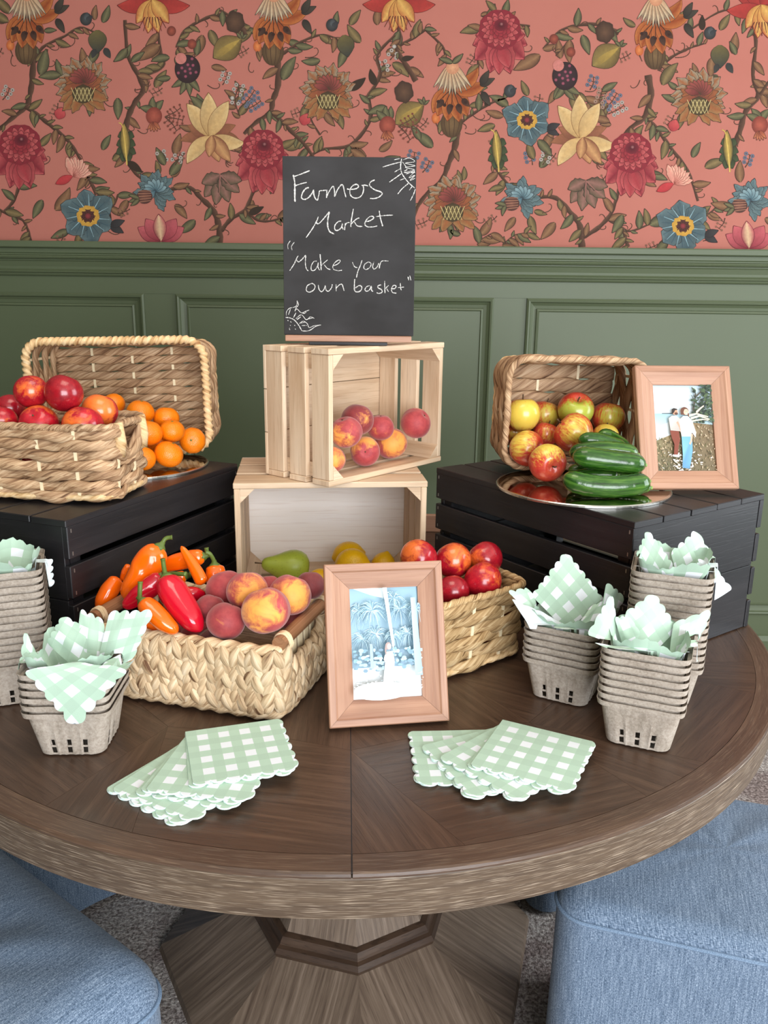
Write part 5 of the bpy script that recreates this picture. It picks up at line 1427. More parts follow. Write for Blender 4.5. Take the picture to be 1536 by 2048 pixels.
fruit('peach', 'rosy peach at the right end of the upper crate', 824, 853, 31, Y=1.690, R=.52, up=(.75, -.4, .75), patch=(.6, -.2, .8), group=g)
g = 'nectarines in the left upright basket'
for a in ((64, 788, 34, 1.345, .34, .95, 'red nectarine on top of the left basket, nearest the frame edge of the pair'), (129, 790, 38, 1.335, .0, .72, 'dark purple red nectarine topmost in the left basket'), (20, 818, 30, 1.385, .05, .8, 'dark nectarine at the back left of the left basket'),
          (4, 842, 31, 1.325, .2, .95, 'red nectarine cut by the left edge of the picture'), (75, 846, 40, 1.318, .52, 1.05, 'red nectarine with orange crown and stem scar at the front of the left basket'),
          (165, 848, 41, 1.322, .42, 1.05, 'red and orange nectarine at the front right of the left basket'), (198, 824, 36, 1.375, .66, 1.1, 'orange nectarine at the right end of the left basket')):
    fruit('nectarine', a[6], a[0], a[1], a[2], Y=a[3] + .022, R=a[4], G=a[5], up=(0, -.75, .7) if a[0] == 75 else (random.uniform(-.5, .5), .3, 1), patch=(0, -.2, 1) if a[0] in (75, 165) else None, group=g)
g = 'mandarins spilling onto the mirror'
for a in ((226, 809, 24, 1.665, 'mandarin at the far left of the side basket behind the nectarines'), (281, 824, 27, 1.63, 'yellowish mandarin on top of the mandarin pile'), (297, 866, 29, 1.575, 'deep orange mandarin at the front left of the pile, resting on the lowest ones'),
          (332, 838, 26, 1.66, 'mandarin peeping out at the back centre of the pile'), (343, 862, 25, 1.61, 'mandarin in the middle of the pile right of the deep orange one'), (385, 881, 26, 1.655, 'mandarin with green stem button at the right of the side basket'),
          (334, 909, 29, 1.565, 'mandarin lowest at the front, mirrored in the tray'), (287, 915, 28, 1.535, 'mandarin partly hidden by the upright basket handle')):
    fruit('mandarin', a[4], a[0], a[1], a[2], Y=a[3], up=(.1, -1, .2) if a[0] == 385 else (random.uniform(-.6, .6), random.uniform(-.2, .4), 1), squash=1.0, group=g)
g = 'apples in the basket on its side'
for a in ((1038, 828, 34, 1.615, .66, 'yellow apple standing at the upper left of the apple basket', (-.05, .1, 1), (0, -1, 0)), (1088, 832, 32, 1.665, .46, 'pale apple with red streaks behind the upper left one', (.2, .2, 1), (.3, -1, 0)),
          (1151, 820, 36, 1.630, .72, 'green apple at the top of the apple pile', (0, -.6, .8), (0, -.6, -.8)), (1216, 836, 33, 1.645, .46, 'red and green apple at the right of the apple basket', (.2, .2, 1), (0, -1, .0)),
          (1041, 897, 36, 1.560, .45, 'red striped apple at the lower left of the apple basket', (.75, -.55, .1), (-.3, -1, .8)), (1091, 868, 26, 1.62, .30, 'small red apple half hidden in the middle of the pile', (.3, .2, 1), None),
          (1147, 866, 40, 1.555, .44, 'large orange blushed apple in the centre of the pile', (-.8, .2, .6), (.3, -1, .1)), (1101, 927, 38, 1.475, .50, 'red and yellow apple lowest at the front showing its blossom end', (.25, -.9, -.12), (-.1, -.2, 1)),
          (1211, 872, 26, 1.60, .6, 'orange apple just above the cucumbers at the right', (.2, .5, 1), None), (1022, 866, 22, 1.655, .4, 'apple mostly hidden behind the left rim of the apple basket', (0, 0, 1), None)):
    o = fruit('apple', a[5], a[0], a[1], a[2], Y=a[3], R=a[4], up=a[6], patch=a[7], group=g, squash=1.08 if a[0] == 1038 else 1.0)
    o.color = (a[4], 1, {1151: .9, 1216: .55, 1088: .35}.get(a[0], .0), 1)
g = 'peaches in the braided basket'
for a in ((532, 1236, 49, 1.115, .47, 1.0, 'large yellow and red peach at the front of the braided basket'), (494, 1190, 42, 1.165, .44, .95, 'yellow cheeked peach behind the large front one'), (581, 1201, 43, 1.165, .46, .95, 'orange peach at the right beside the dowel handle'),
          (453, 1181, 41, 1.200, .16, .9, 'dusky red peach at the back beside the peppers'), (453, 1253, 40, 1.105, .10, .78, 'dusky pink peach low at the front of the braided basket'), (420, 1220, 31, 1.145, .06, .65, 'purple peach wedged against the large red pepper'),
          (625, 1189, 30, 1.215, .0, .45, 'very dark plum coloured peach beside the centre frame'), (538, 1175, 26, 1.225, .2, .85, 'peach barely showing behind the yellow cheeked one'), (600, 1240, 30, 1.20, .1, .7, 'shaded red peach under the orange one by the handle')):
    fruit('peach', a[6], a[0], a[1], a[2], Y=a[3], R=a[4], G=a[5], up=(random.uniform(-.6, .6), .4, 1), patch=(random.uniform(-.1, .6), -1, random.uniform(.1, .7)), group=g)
g = 'glossy nectarines in the golden basket'
for a in ((840, 1116, 38, 1.305, .44, .9, 'red nectarine with orange side peeping over the centre frame', (-.8, -.5, .2)), (904, 1121, 37, 1.320, .45, .85, 'nectarine with a yellow crown at the top of the golden basket', (.0, -.25, 1)), (971, 1118, 35, 1.345, .44, .85, 'nectarine at the back right of the golden basket', (-.9, -.4, -.3)),
          (966, 1161, 38, 1.285, .34, 1.1, 'bright red nectarine at the front right of the golden basket', (.5, -.5, .8)), (902, 1183, 34, 1.255, .0, .75, 'dark red nectarine at the front of the golden basket beside the frame', (0, 1, 0)), (842, 1178, 36, 1.245, .1, .85, 'red nectarine hidden behind the centre frame', (0, 1, 0))):
    fruit('nectarine', a[6], a[0], a[1], a[2], Y=a[3], R=a[4], G=a[5], patch=a[7], up=(random.uniform(-.7, .7), .5, .8), group=g)
lf = TZ + .0125
g = 'lemons in the lower crate'
fruit('lemon', 'lemon at the back of the lower crate, behind the front lemon', 697, 1111, 29, Y=1.655, up=(1, .3, .1), group=g)
fruit('lemon', 'lemon in front of the other one above the centre frame', 704, 1126, 31, Y=1.60, up=(1, -.3, .1), group=g)
fruit('lemon', 'lemon pointing upward right of the lemon pair', 766, 1131, 25, Y=1.62, up=(.3, .1, 1), group=g)
fruit('lemon', 'lemon showing at the left edge of the centre frame', 640, 1160, 24, Y=1.565, up=(1, .2, .2), group=g)
o = fruit('pear', 'green pear lying on its side in the lower crate', 581, 1134, 36, Y=1.585, up=(-.93, -.25, .20))
_ax = Vector((-.93, -.25, .20)).normalized(); _r = o.scale[0]; BODIES[-1][1] = [(Vector(), _r), (_ax * _r * .8, _r * .6), (_ax * _r * 1.25, _r * .38)]
# fruit buried under the visible layer, carrying it
def buried(kind, label, c, ang, zf, spots, r, group, R, G):
    for lx, ly, lz in spots:
        p = Matrix.Rotation(ang, 3, 'Z') @ Vector((lx, ly, 0))
        me = {'nectarine': NECT, 'peach': PEACH, 'mandarin': MAND}[kind]
        o = obj_from(me, kind, None, (c[0] + p.x, c[1] + p.y, zf + r + lz), Euler((random.uniform(0, 3), random.uniform(0, 3), 0)), r); o.color = (R, G, 0, 1)
        tag(o, label, kind, group); BODIES.append([o, [(Vector(), r)], 0])
buried('nectarine', 'nectarine buried at the bottom of the golden basket', BG[0], BG[1], TZ + .018, [(-.07, -.038, 0), (0, -.038, 0), (.07, -.038, 0), (-.07, .038, 0), (0, .038, 0), (.07, .038, 0)], .032, 'glossy nectarines buried in the golden basket', .1, .8)
buried('nectarine', 'nectarine buried at the bottom of the left upright basket', BN[:2], BN[2], CT + .018, [(-.11, -.034, 0), (-.04, -.034, 0), (.03, -.034, 0), (.10, -.034, 0), (-.08, .034, 0), (-.01, .034, 0), (.06, .034, 0)], .030, 'nectarines buried in the left upright basket', .1, .85)
buried('peach', 'peach buried under the peppers in the braided basket', BS[0], BS[1], TZ + .012, [(-.115, -.05, 0), (-.045, -.05, 0), (-.115, .03, 0), (-.045, .03, 0)], .035, 'peaches buried in the braided basket', .1, .8)
for x, y, rp, Y in ((240, 860, 27, 1.66), (258, 905, 28, 1.60), (316, 882, 25, 1.64)): fruit('mandarin', 'mandarin buried inside the mandarin pile', x, y, rp, Y=Y, group='mandarins buried in the pile')
# ---- peppers: tapered bodies along a line, calyx and stem
def chaikin(P, k_=2):
    P = [Vector(p) for p in P]
    for _ in range(k_):
        Q = [P[0]]
        for a, b_ in zip(P[:-1], P[1:]): Q += [a * .75 + b_ * .25, a * .25 + b_ * .75]
        P = Q + [P[-1]]
    return P
def pepper(kind, label, pts, rads, Ys, stem=None, lobes=3, group='peppers in the braided basket'):
    """pts pixels from the stem end to the tip, rads pixel radii, Ys depth for each"""
    P = [ony(x, y, Y) for (x, y), Y in zip(pts, Ys)]
    R_ = [r * depth(p) / FPX for r, p in zip(rads, P)]
    base = P[0].copy()
    N = 26; S = [0]
    for a, b_ in zip(P[:-1], P[1:]): S.append(S[-1] + (b_ - a).length)
    line, rad = [], []
    for i in range(N):
        s_ = S[-1] * (i / (N - 1)); k_ = 0
        while k_ < len(S) - 2 and S[k_ + 1] < s_: k_ += 1
        f = (s_ - S[k_]) / max(1e-9, S[k_ + 1] - S[k_]); line.append(P[k_].lerp(P[k_ + 1], f) - base); rad.append(R_[k_] * (1 - f) + R_[k_ + 1] * f)
    for _ in range(3):
        line = [line[0]] + [(line[i - 1] + line[i] * 2 + line[i + 1]) / 4 for i in range(1, N - 1)] + [line[-1]]
        rad = [rad[0]] + [(rad[i - 1] + rad[i] * 2 + rad[i + 1]) / 4 for i in range(1, N - 1)] + [rad[-1]]
    rad = [rad[i] * min(1, math.sqrt(max(0, 1 - (1 - min(1, (i + .25) / 3.0)) ** 2))) * min(1, math.sqrt(max(0.0, 1 - (1 - min(1, (N - 1 - i + .12) / 3.2)) ** 2))) for i in range(N)]
    b = MB(); b.tube(line, rad, 22, cap=True, lobes=lobes, lob=.055, twist=3, up=(.3, .2, .93))
    o = b.build('pepper', M['pep_o'] if kind == 'orange' else M['pep_r'], None, True); o.location = base
    tag(o, label, 'pepper', group); BODIES.append([o, [(line[i].copy(), rad[i] * 1.04) for i in range(0, N, 2)], 0])
    t0 = (line[0] - line[2]).normalized()
    if stem:
        sp = [ony(x, y, Y) - base for x, y, Y in stem]
        bb = MB(); r0 = max(.004, R_[0] * .62)
        bb.tube([line[1], line[0] + t0 * .001, line[0] + t0 * .004, line[0] + t0 * .008], [rad[1] * .9, r0 * .85, r0 * .5, .0034], 12, lobes=5, lob=.14); bb.build('calyx', M['gstem'], o, True)
        bb = MB(); ln = chaikin([line[0] + t0 * .004] + sp, 2); bb.tube(ln, [.0034] * (len(ln) - 2) + [.0038, .0042], 8); bb.build('stem', M['gstem'], o, True)
    return o
pepper('orange', 'largest orange pepper standing at the back left of the braided basket', [(320, 1092), (306, 1112), (286, 1142), (266, 1172), (250, 1200)], [19, 29, 30, 24, 14], [1.235, 1.23, 1.225, 1.215, 1.21], [(330, 1076, 1.24), (343, 1075, 1.24)])
pepper('orange', 'orange pepper lying across the back of the pepper pile', [(410, 1112), (385, 1117), (352, 1124), (315, 1136)], [14, 18, 17, 11], [1.265, 1.265, 1.265, 1.265], [(414, 1104, 1.265), (413, 1096, 1.265)])
pepper('orange', 'slender orange pepper slanting down over the pile with its tip up', [(405, 1172), (395, 1150), (378, 1122), (361, 1096)], [13, 13, 10, 5], [1.215, 1.222, 1.23, 1.235])
pepper('orange', 'small orange pepper beside the peaches with curled green stem', [(430, 1130), (432, 1150), (434, 1172), (430, 1190)], [17, 21, 18, 10], [1.255, 1.25, 1.24, 1.235], [(428, 1118, 1.255), (421, 1107, 1.25), (414, 1105, 1.25)])
pepper('red', 'large red pepper across the front of the braided basket', [(333, 1164), (342, 1190), (364, 1225), (386, 1254), (405, 1275)], [20, 30, 30, 24, 12], [1.145, 1.135, 1.12, 1.105, 1.098], [(329, 1146, 1.145), (327, 1130, 1.145)])
pepper('red', 'red pepper leaning left beneath the largest orange pepper', [(326, 1152), (305, 1170), (275, 1192), (246, 1215)], [16, 21, 20, 10], [1.195, 1.19, 1.18, 1.17], [(345, 1147, 1.18), (372, 1148, 1.17)])
pepper('red', 'red pepper wedged behind the slender orange one', [(415, 1190), (395, 1184), (370, 1184), (345, 1190)], [12, 17, 17, 12], [1.215, 1.205, 1.20, 1.195])
pepper('orange', 'orange pepper low at the front with green stem upright', [(292, 1205), (308, 1222), (336, 1248), (364, 1268)], [15, 21, 19, 10], [1.125, 1.12, 1.11, 1.105], [(289, 1190, 1.125), (290, 1168, 1.128)])
pepper('orange', 'orange pepper drooping at the far left of the braided basket', [(256, 1172), (240, 1195), (226, 1220), (218, 1240)], [14, 19, 17, 9], [1.235, 1.225, 1.215, 1.21])
pepper('orange', 'thin yellow orange pepper tip behind the largest orange pepper', [(256, 1130), (250, 1145), (244, 1162)], [6, 9, 7], [1.255, 1.255, 1.255])
pepper('orange', 'orange pepper mostly hidden under the slender one with dark stem', [(372, 1152), (345, 1158), (320, 1165)], [12, 14, 9], [1.255, 1.25, 1.245], [(382, 1147, 1.25)])
pepper('orange', 'orange pepper at the lower left edge behind the napkin', [(345, 1268), (320, 1256), (296, 1246), (275, 1240)], [9, 15, 15, 10], [1.125, 1.13, 1.14, 1.15])
# ---- cucumbers
def cucumber(label, pts, rpx, Ys, dark=0):
    P = [ony(x, y, Y) for (x, y), Y in zip(pts, Ys)]; base = sum(P, Vector()) / len(P)
    ln = [p - base for p in chaikin(P, 3)]; N = len(ln); r = rpx * depth(base) / FPX
    S = [0]
    for a, b_ in zip(ln[:-1], ln[1:]): S.append(S[-1] + (b_ - a).length)
    N2 = 40; line = []; rad = []
    for i in range(N2):
        f = (1 - math.cos(PI * i / (N2 - 1))) / 2; s_ = S[-1] * f; k_ = 0
        while k_ < N - 2 and S[k_ + 1] < s_: k_ += 1
        q = (s_ - S[k_]) / max(1e-9, S[k_ + 1] - S[k_]); line.append(ln[k_].lerp(ln[k_ + 1], q))
        e = min(f, 1 - f) * S[-1]; rr = r * math.sqrt(max(.0, 1 - (1 - min(1, (e + .0004) / (r * 1.35))) ** 2))
        rad.append(rr * (1 + .018 * math.sin(i * 2.3 + rpx)))
    b = MB(); b.tube(line, rad, 24, lobes=9, lob=.022, up=(0, .1, 1))
    o = b.build('cucumber', M['cuke'], None, True); o.location = base; tag(o, label, 'cucumber', 'cucumbers piled on the mirror'); BODIES.append([o, [(line[i].copy(), rad[i] * 1.03) for i in range(0, N2, 2)], 0])
    t0 = (line[-1] - line[-4]).normalized(); bb = MB(); bb.tube([line[-1] - t0 * .002, line[-1] + t0 * .003], [.004, .0028], 8); bb.build('blossom_end', M['cuketip'], o, True)
    return o
cucumber('curved cucumber lowest at the front of the cucumber pile', [(1126, 968), (1160, 984), (1215, 990), (1262, 986), (1296, 978)], 22, [1.385, 1.375, 1.37, 1.375, 1.385])
cucumber('dark tipped cucumber above the curved front one', [(1138, 962), (1165, 955), (1200, 951), (1240, 953)], 15, [1.425, 1.42, 1.418, 1.415])
cucumber('short cucumber pointing right out of the pile', [(1246, 953), (1268, 956), (1288, 960), (1308, 965)], 12, [1.44, 1.435, 1.43, 1.425])
cucumber('long glossy cucumber lying across the middle of the pile', [(1144, 915), (1190, 922), (1240, 928), (1288, 934)], 22, [1.405, 1.40, 1.40, 1.405])
cucumber('cucumber just behind the long middle one', [(1146, 906), (1190, 898), (1240, 898), (1282, 908)], 17, [1.445, 1.445, 1.445, 1.445])
cucumber('cucumber under the long middle one with both ends showing', [(1132, 938), (1180, 944), (1240, 944), (1298, 930)], 16, [1.455, 1.455, 1.455, 1.455])
cucumber('cucumber at the upper left of the pile beneath the apples', [(1156, 880), (1185, 878), (1215, 884), (1250, 896)], 16, [1.47, 1.47, 1.475, 1.48])
cucumber('topmost short cucumber slanting down to the right', [(1197, 872), (1215, 874), (1235, 886), (1258, 902)], 15, [1.49, 1.49, 1.495, 1.50])
cucumber('pale tipped cucumber beneath the right end of the pile', [(1225, 971), (1250, 972), (1275, 973), (1300, 974)], 11, [1.425, 1.42, 1.415, 1.41])

# ---- let the piles settle: push things apart, mostly along the line of sight, and out of baskets, crates and trays
from mathutils.bvhtree import BVHTree
bpy.context.view_layer.update()
def solid(root):
    V, F = [], []
    def walk(q):
        if q.type == 'MESH':
            n_ = len(V); mw = q.matrix_world; V.extend(mw @ v_.co for v_ in q.data.vertices); F.extend(tuple(n_ + i for i in p.vertices) for p in q.data.polygons)
        for ch in q.children: walk(ch)
    walk(root); return BVHTree.FromPolygons(V, F)
HOLD = [solid(q) for q in list(bpy.data.objects) if q.parent is None and q.name.split('.')[0] in ('wicker_basket', 'seagrass_basket', 'wooden_crate', 'slatted_crate', 'mirror_tray', 'picture_frame', 'plastic_punnet')]
POS = [b_[0].location.copy() for b_ in BODIES]; HOME = [p.copy() for p in POS]
EXT = [max(off.length + r_ for off, r_ in b_[1]) for b_ in BODIES]
NEAR = [[j for j in range(i + 1, len(BODIES)) if (POS[i] - POS[j]).length < EXT[i] + EXT[j] + .06] for i in range(len(BODIES))]
def nudge(i, v_, k_):
    d_ = (POS[i] - CC).normalized(); al = d_ * v_.dot(d_); POS[i] += (al * 1.3 + (v_ - al) * .6) * k_
for it in range(160):
    for i in range(len(BODIES)):
        for j in NEAR[i]:
            if (POS[i] - POS[j]).length > EXT[i] + EXT[j]: continue
            worst, wv = 0, None
            for oa, ra in BODIES[i][1]:
                pa = POS[i] + oa
                for ob, rb in BODIES[j][1]:
                    dv = pa - POS[j] - ob; L_ = dv.length; pen = ra + rb + .0006 - L_
                    if pen > worst and L_ > 1e-6: worst = pen; wv = dv * (pen / L_)
            if wv is not None: nudge(i, wv, .32); nudge(j, -wv, .32)
        for bv in HOLD:
            worst, wv = 0, None
            for oa, ra in BODIES[i][1]:
                pa = POS[i] + oa; h = bv.find_nearest(pa, ra + .0008)
                if h[0] is not None:
                    dv = pa - h[0]; L_ = dv.length; pen = ra + .0008 - L_
                    if pen > worst and L_ > 1e-6: worst = pen; wv = dv * (pen / L_)
            if wv is not None: nudge(i, wv, .6)
for b_, p in zip(BODIES, POS): b_[0].location = p
# ================================================================== printed wallpaper: flowers, fruit and vines laid on the wall as flat print
class Ink:
    def __init__(s): s.b = MB(); s.layer = 0; s.low = True; s.r = random.Random(21)
    def P(s, x, y, L=None):
        d = ray(x, y); Y = WALLY + .0094 - (L if L is not None else s.layer) * .000010
        return CC + d * (Y / d.y)
    def up(s):
        s.layer += 1
        if s.low and s.layer > 38: s.layer = 0
    def strip(s, rows, cols):
        for i in range(len(rows) - 1):
            for j in range(len(rows[i]) - 1):
                s.b.face([s.P(*rows[i][j]), s.P(*rows[i + 1][j]), s.P(*rows[i + 1][j + 1]), s.P(*rows[i][j + 1])], None, [cols[i][j], cols[i + 1][j], cols[i + 1][j + 1], cols[i][j + 1]])
    def petal(s, x, y, ang, L, W, c0, c1, cm=None, out=None, sharp=.7, bend=0.0, ruf=0.0, n=9):
        """petal or leaf from (x,y) along ang (degrees, 0 right, 90 up); c0 base, c1 tip, cm mid rib"""
        a = math.radians(ang)
        for pas in ((1, out) if out else ()), (0, None):
            if not pas: continue
            g = 1.0 if pas[0] else 0.0
            rows, cols = [], []
            for i in range(n + 1):
                t = i / n; aa = a + bend * t
                px_ = x + L * t * math.cos(a + bend * t * .5) ; py_ = y - L * t * math.sin(a + bend * t * .5)
                w = W * .5 * (math.sin(PI * min(1, t ** sharp)) ** .8) + g * .9
                if t == 0: w = W * .06 + g
                if ruf: w *= 1 + ruf * math.sin(i * 2.6 + x)
                nx, ny = math.sin(aa), math.cos(aa)
                if g and i == n: px_ += math.cos(aa) * 1.2; py_ -= math.sin(aa) * 1.2
                rows.append([(px_ - nx * w, py_ - ny * w), (px_, py_), (px_ + nx * w, py_ + ny * w)])
                if g: cols.append([out] * 3)
                else:
                    c = tuple(c0[k_] * (1 - t) + c1[k_] * t for k_ in range(3)); mm = cm if cm else c
                    dk = tuple(v * .82 for v in c)
                    cols.append([dk, mm, c])
            s.up(); s.strip(rows, cols)
    def ell(s, x, y, rx, ry, cc, ce, rot=0, n=20, ruf=0, nr=0):
        s.up(); pts = []; ro = math.radians(rot)
        for k_ in range(n):
            a = 2 * PI * k_ / n; m_ = 1 + (ruf * math.sin(nr * a) if nr else 0)
            ex, ey = rx * m_ * math.cos(a), ry * m_ * math.sin(a)
            pts.append((x + ex * math.cos(ro) - ey * math.sin(ro), y + ex * math.sin(ro) + ey * math.cos(ro)))
        for k_ in range(n):
            p, q = pts[k_], pts[(k_ + 1) % n]
            s.b.face([s.P(x, y), s.P(*q), s.P(*p)], None, [cc, ce, ce])
    def stem(s, pts, w0, w1, c=None, leaves=0, ls=14):
        c = c or BRN; L = smooth_line(pts, 5); n = len(L); s.up(); rows, cols = [], []
        for i, p in enumerate(L):
            t = L[min(i + 1, n - 1)] - L[max(i - 1, 0)]
            if t.length < 1e-6: t = Vector((1, 0))
            t.normalize(); w = (w0 + (w1 - w0) * i / (n - 1)) / 2 * (1 + .15 * math.sin(i * 1.7))
            rows.append([(p.x - t.y * w, p.y + t.x * w), (p.x, p.y), (p.x + t.y * w, p.y - t.x * w)])
            cols.append([tuple(v * .6 for v in c), c, tuple(min(1, v * 1.7) for v in c)])
        s.strip(rows, cols)
        for k_ in range(leaves):
            i = int((k_ + .5) / leaves * (n - 1)); p = L[i]; t = (L[min(i + 1, n - 1)] - L[max(i - 1, 0)]).normalized()
            a = math.degrees(math.atan2(-t.y, t.x)) + s.r.choice((-1, 1)) * s.r.uniform(35, 70)
            s.leaf(p.x, p.y, a, ls * s.r.uniform(.5, 1.7)) if s.r.random() > .18 else s.tendril(p.x, p.y, a, ls * 1.3, s.r.choice((3.0, -3.0)))
    def leaf(s, x, y, ang, L, W=None, kind=None):
        k_ = kind if kind is not None else s.r.randrange(3)
        c0, c1, cm = [(s3(70, 62, 44), s3(104, 92, 62), s3(140, 120, 80)), (s3(58, 58, 44), s3(86, 88, 64), s3(120, 116, 82)), (s3(92, 60, 46), s3(124, 86, 62), s3(150, 112, 80))][k_]
        s.petal(x, y, ang, L, W or L * .42, c0, c1, cm, s3(52, 42, 34), .75, s.r.uniform(-.6, .6))
    def tendril(s, x, y, ang, L, curl=4.0):
        pts = []; a = math.radians(ang); px_, py_ = x, y
        for i in range(9):
            pts.append((px_, py_)); a += curl * (i / 9) * .28; st = L / 8 * (1 - i * .07); px_ += st * math.cos(a); py_ -= st * math.sin(a)
        s.stem(pts, 2.0, 1.2)
    def sprig(s, x, y, ang, n, step, c1, r=3.2):
        """stalk with small round blossoms"""
        a = math.radians(ang); ex, ey = x + n * step * math.cos(a), y - n * step * math.sin(a)
        s.stem([(x, y), ((x + ex) / 2 + 3, (y + ey) / 2), (ex, ey)], 2.2, 1.4)
        for i in range(n):
            px_, py_ = x + (i + 1) * step * math.cos(a), y - (i + 1) * step * math.sin(a)
            for sg in (-1, 1):
                bx, by = px_ + sg * 7 * math.sin(a) + s.r.uniform(-2, 2), py_ + sg * 7 * math.cos(a)
                s.stem([(px_, py_), (bx, by)], 1.3, 1.0); s.ell(bx, by, r, r, c1, tuple(v * .55 for v in c1), n=9); s.ell(bx, by, r * .35, r * .35, BRN, BRN, n=6)
BRN = s3(82, 58, 46)
I = Ink()
def peony(x, y, k=1.0):
    D, Mi, Lt = s3(134, 38, 52), s3(168, 58, 66), s3(206, 98, 98); O = s3(108, 32, 42)
    for a, L, W in ((200, 62, 40), (340, 62, 40), (225, 76, 46), (315, 74, 46), (255, 84, 40), (285, 86, 42), (180, 52, 36), (0, 54, 36)): I.petal(x, y - 4 * k, a, L * k, W * k, Mi, Lt, D, O, .9, 0, .08)
    for a, L in ((250, 60), (268, 78), (292, 66)): I.petal(x, y + 18 * k, a, L * k * .8, 30 * k, D, Lt, Mi, O, .9)
    I.ell(x, y - 16 * k, 46 * k, 44 * k, Mi, D, n=28, ruf=.03, nr=9)
    for ring, n_ in ((38, 15), (30, 13), (22, 10), (14, 8)):
        for q in range(n_):
            a = 360 * q / n_ + ring; ar = math.radians(a)
            I.petal(x + ring * .55 * k * math.cos(ar), y - 16 * k - ring * .5 * k * math.sin(ar), a, ring * .52 * k, 12 * k, D, Lt if ring > 25 else Mi, None, O, .9, n=5)
    I.ell(x + 2, y - 26 * k, 15 * k, 13 * k, s3(72, 22, 34), s3(120, 36, 50)); I.ell(x + 3, y - 28 * k, 4 * k, 4 * k, s3(170, 110, 110), s3(90, 34, 44))
def lily(x, y, k=1.0):
    Or, Ol, Dk, O = s3(176, 92, 46), s3(196, 122, 68), s3(54, 38, 34), s3(120, 56, 30)
    I.ell(x - 2, y + 78 * k, 24 * k, 30 * k, s3(124, 98, 66), s3(78, 60, 42))
    for q in (-12, -4, 5, 13): I.stem([(x - 2 + q * k, y + 52 * k), (x - 2 + q * 1.3 * k, y + 78 * k), (x - 2 + q * .7 * k, y + 106 * k)], 1.6, 1.2, s3(70, 52, 38))
    I.ell(x - 36 * k, y + 66 * k, 9 * k, 12 * k, s3(226, 140, 80), s3(190, 92, 50)); I.stem([(x - 36 * k, y + 76 * k), (x - 30 * k, y + 90 * k)], 2, 1.5)
    for a, L, W, bd in ((205, 66, 30, .9), (232, 66, 32, .3), (258, 70, 34, .1), (284, 72, 34, -.1), (310, 66, 32, -.4), (345, 74, 30, .9), (8, 72, 26, 1.1)): I.petal(x, y + 2, a, L * k, W * k, Or, Ol, s3(150, 70, 36), O, .95, bd)
    for a, d_ in ((232, 54), (262, 58), (288, 60), (312, 52)):
        ar = math.radians(a); I.petal(x + d_ * .6 * k * math.cos(ar), y - d_ * .6 * k * math.sin(ar), a, 24 * k, 14 * k, Dk, s3(84, 58, 46), None, None)
    for q in range(5):
        a = math.radians(228 + q * 20); ex, ey = x + 46 * k * math.cos(a), y - 40 * k * math.sin(a); I.stem([(x, y), (ex, ey)], 1.6, 1.6, s3(60, 36, 28)); I.ell(ex, ey, 4 * k, 4 * k, s3(40, 26, 24), s3(60, 36, 30), n=9)
    for q in range(-7, 8):                                       # striped cap
        ex = x + q * 6.0 * k; c1 = s3(206, 190, 158) if q % 2 else s3(128, 116, 100)
        I.petal(x + q * 1.2 * k, y - 46 * k, 270 + q * 5.2, (62 - abs(q) * 1.2) * k, 9 * k, s3(206, 160, 120), c1, None, s3(96, 84, 70) if q % 2 else None, .45)
    I.ell(x, y - 44 * k, 14 * k, 14 * k, s3(222, 164, 124), s3(202, 138, 104))
    for a in (150, 35): I.leaf(x, y - 54 * k, a, 30 * k, 12 * k, 1)
    for a, px_, py_ in ((25, 60, -6), (60, 62, -8), (300, 64, 8)): I.petal(x + px_ * k, y + py_ * k, a, 34 * k, 15 * k, s3(44, 42, 40), s3(72, 68, 58), None, s3(34, 30, 30))
def thistle(x, y, k=1.0):
    G, Gd, Rd, Bn, O = s3(164, 154, 130), s3(112, 102, 80), s3(128, 58, 52), s3(158, 96, 58), s3(78, 58, 44)
    for q in range(15):
        a = -25 + q * 16.5; I.petal(x, y, a, (62 - 8 * (q % 2)) * k, 24 * k, Gd, G, Bn, O, 1.2, I.r.uniform(-.3, .3), .22)
    for q in range(13):
        a = -15 + q * 17; I.petal(x, y + 4, a, (44 - 6 * (q % 2)) * k, 18 * k, Rd, Bn, None, O, 1.1, 0, .15)
    for q in range(9): I.petal(x, y - 4, 20 + q * 18, 32 * k, 14 * k, s3(98, 42, 44), s3(158, 80, 72), None, O, 1.0)
    for a, L in ((205, 56), (225, 62), (245, 54), (295, 54), (318, 64), (338, 58)): I.petal(x, y + 14 * k, a, L * k, 22 * k, s3(122, 92, 58), s3(170, 128, 84), Bn, O, 1.1, 0, .2)
    I.ell(x, y + 22 * k, 24 * k, 20 * k, s3(112, 96, 62), s3(66, 56, 38))
    for q in range(-2, 3):
        I.stem([(x + q * 9 * k - 8 * k, y + 8 * k), (x + q * 8 * k + 4 * k, y + 38 * k)], 1.4, 1.2, s3(196, 176, 120)); I.stem([(x + q * 9 * k + 8 * k, y + 8 * k), (x + q * 8 * k - 4 * k, y + 38 * k)], 1.4, 1.2, s3(196, 176, 120))
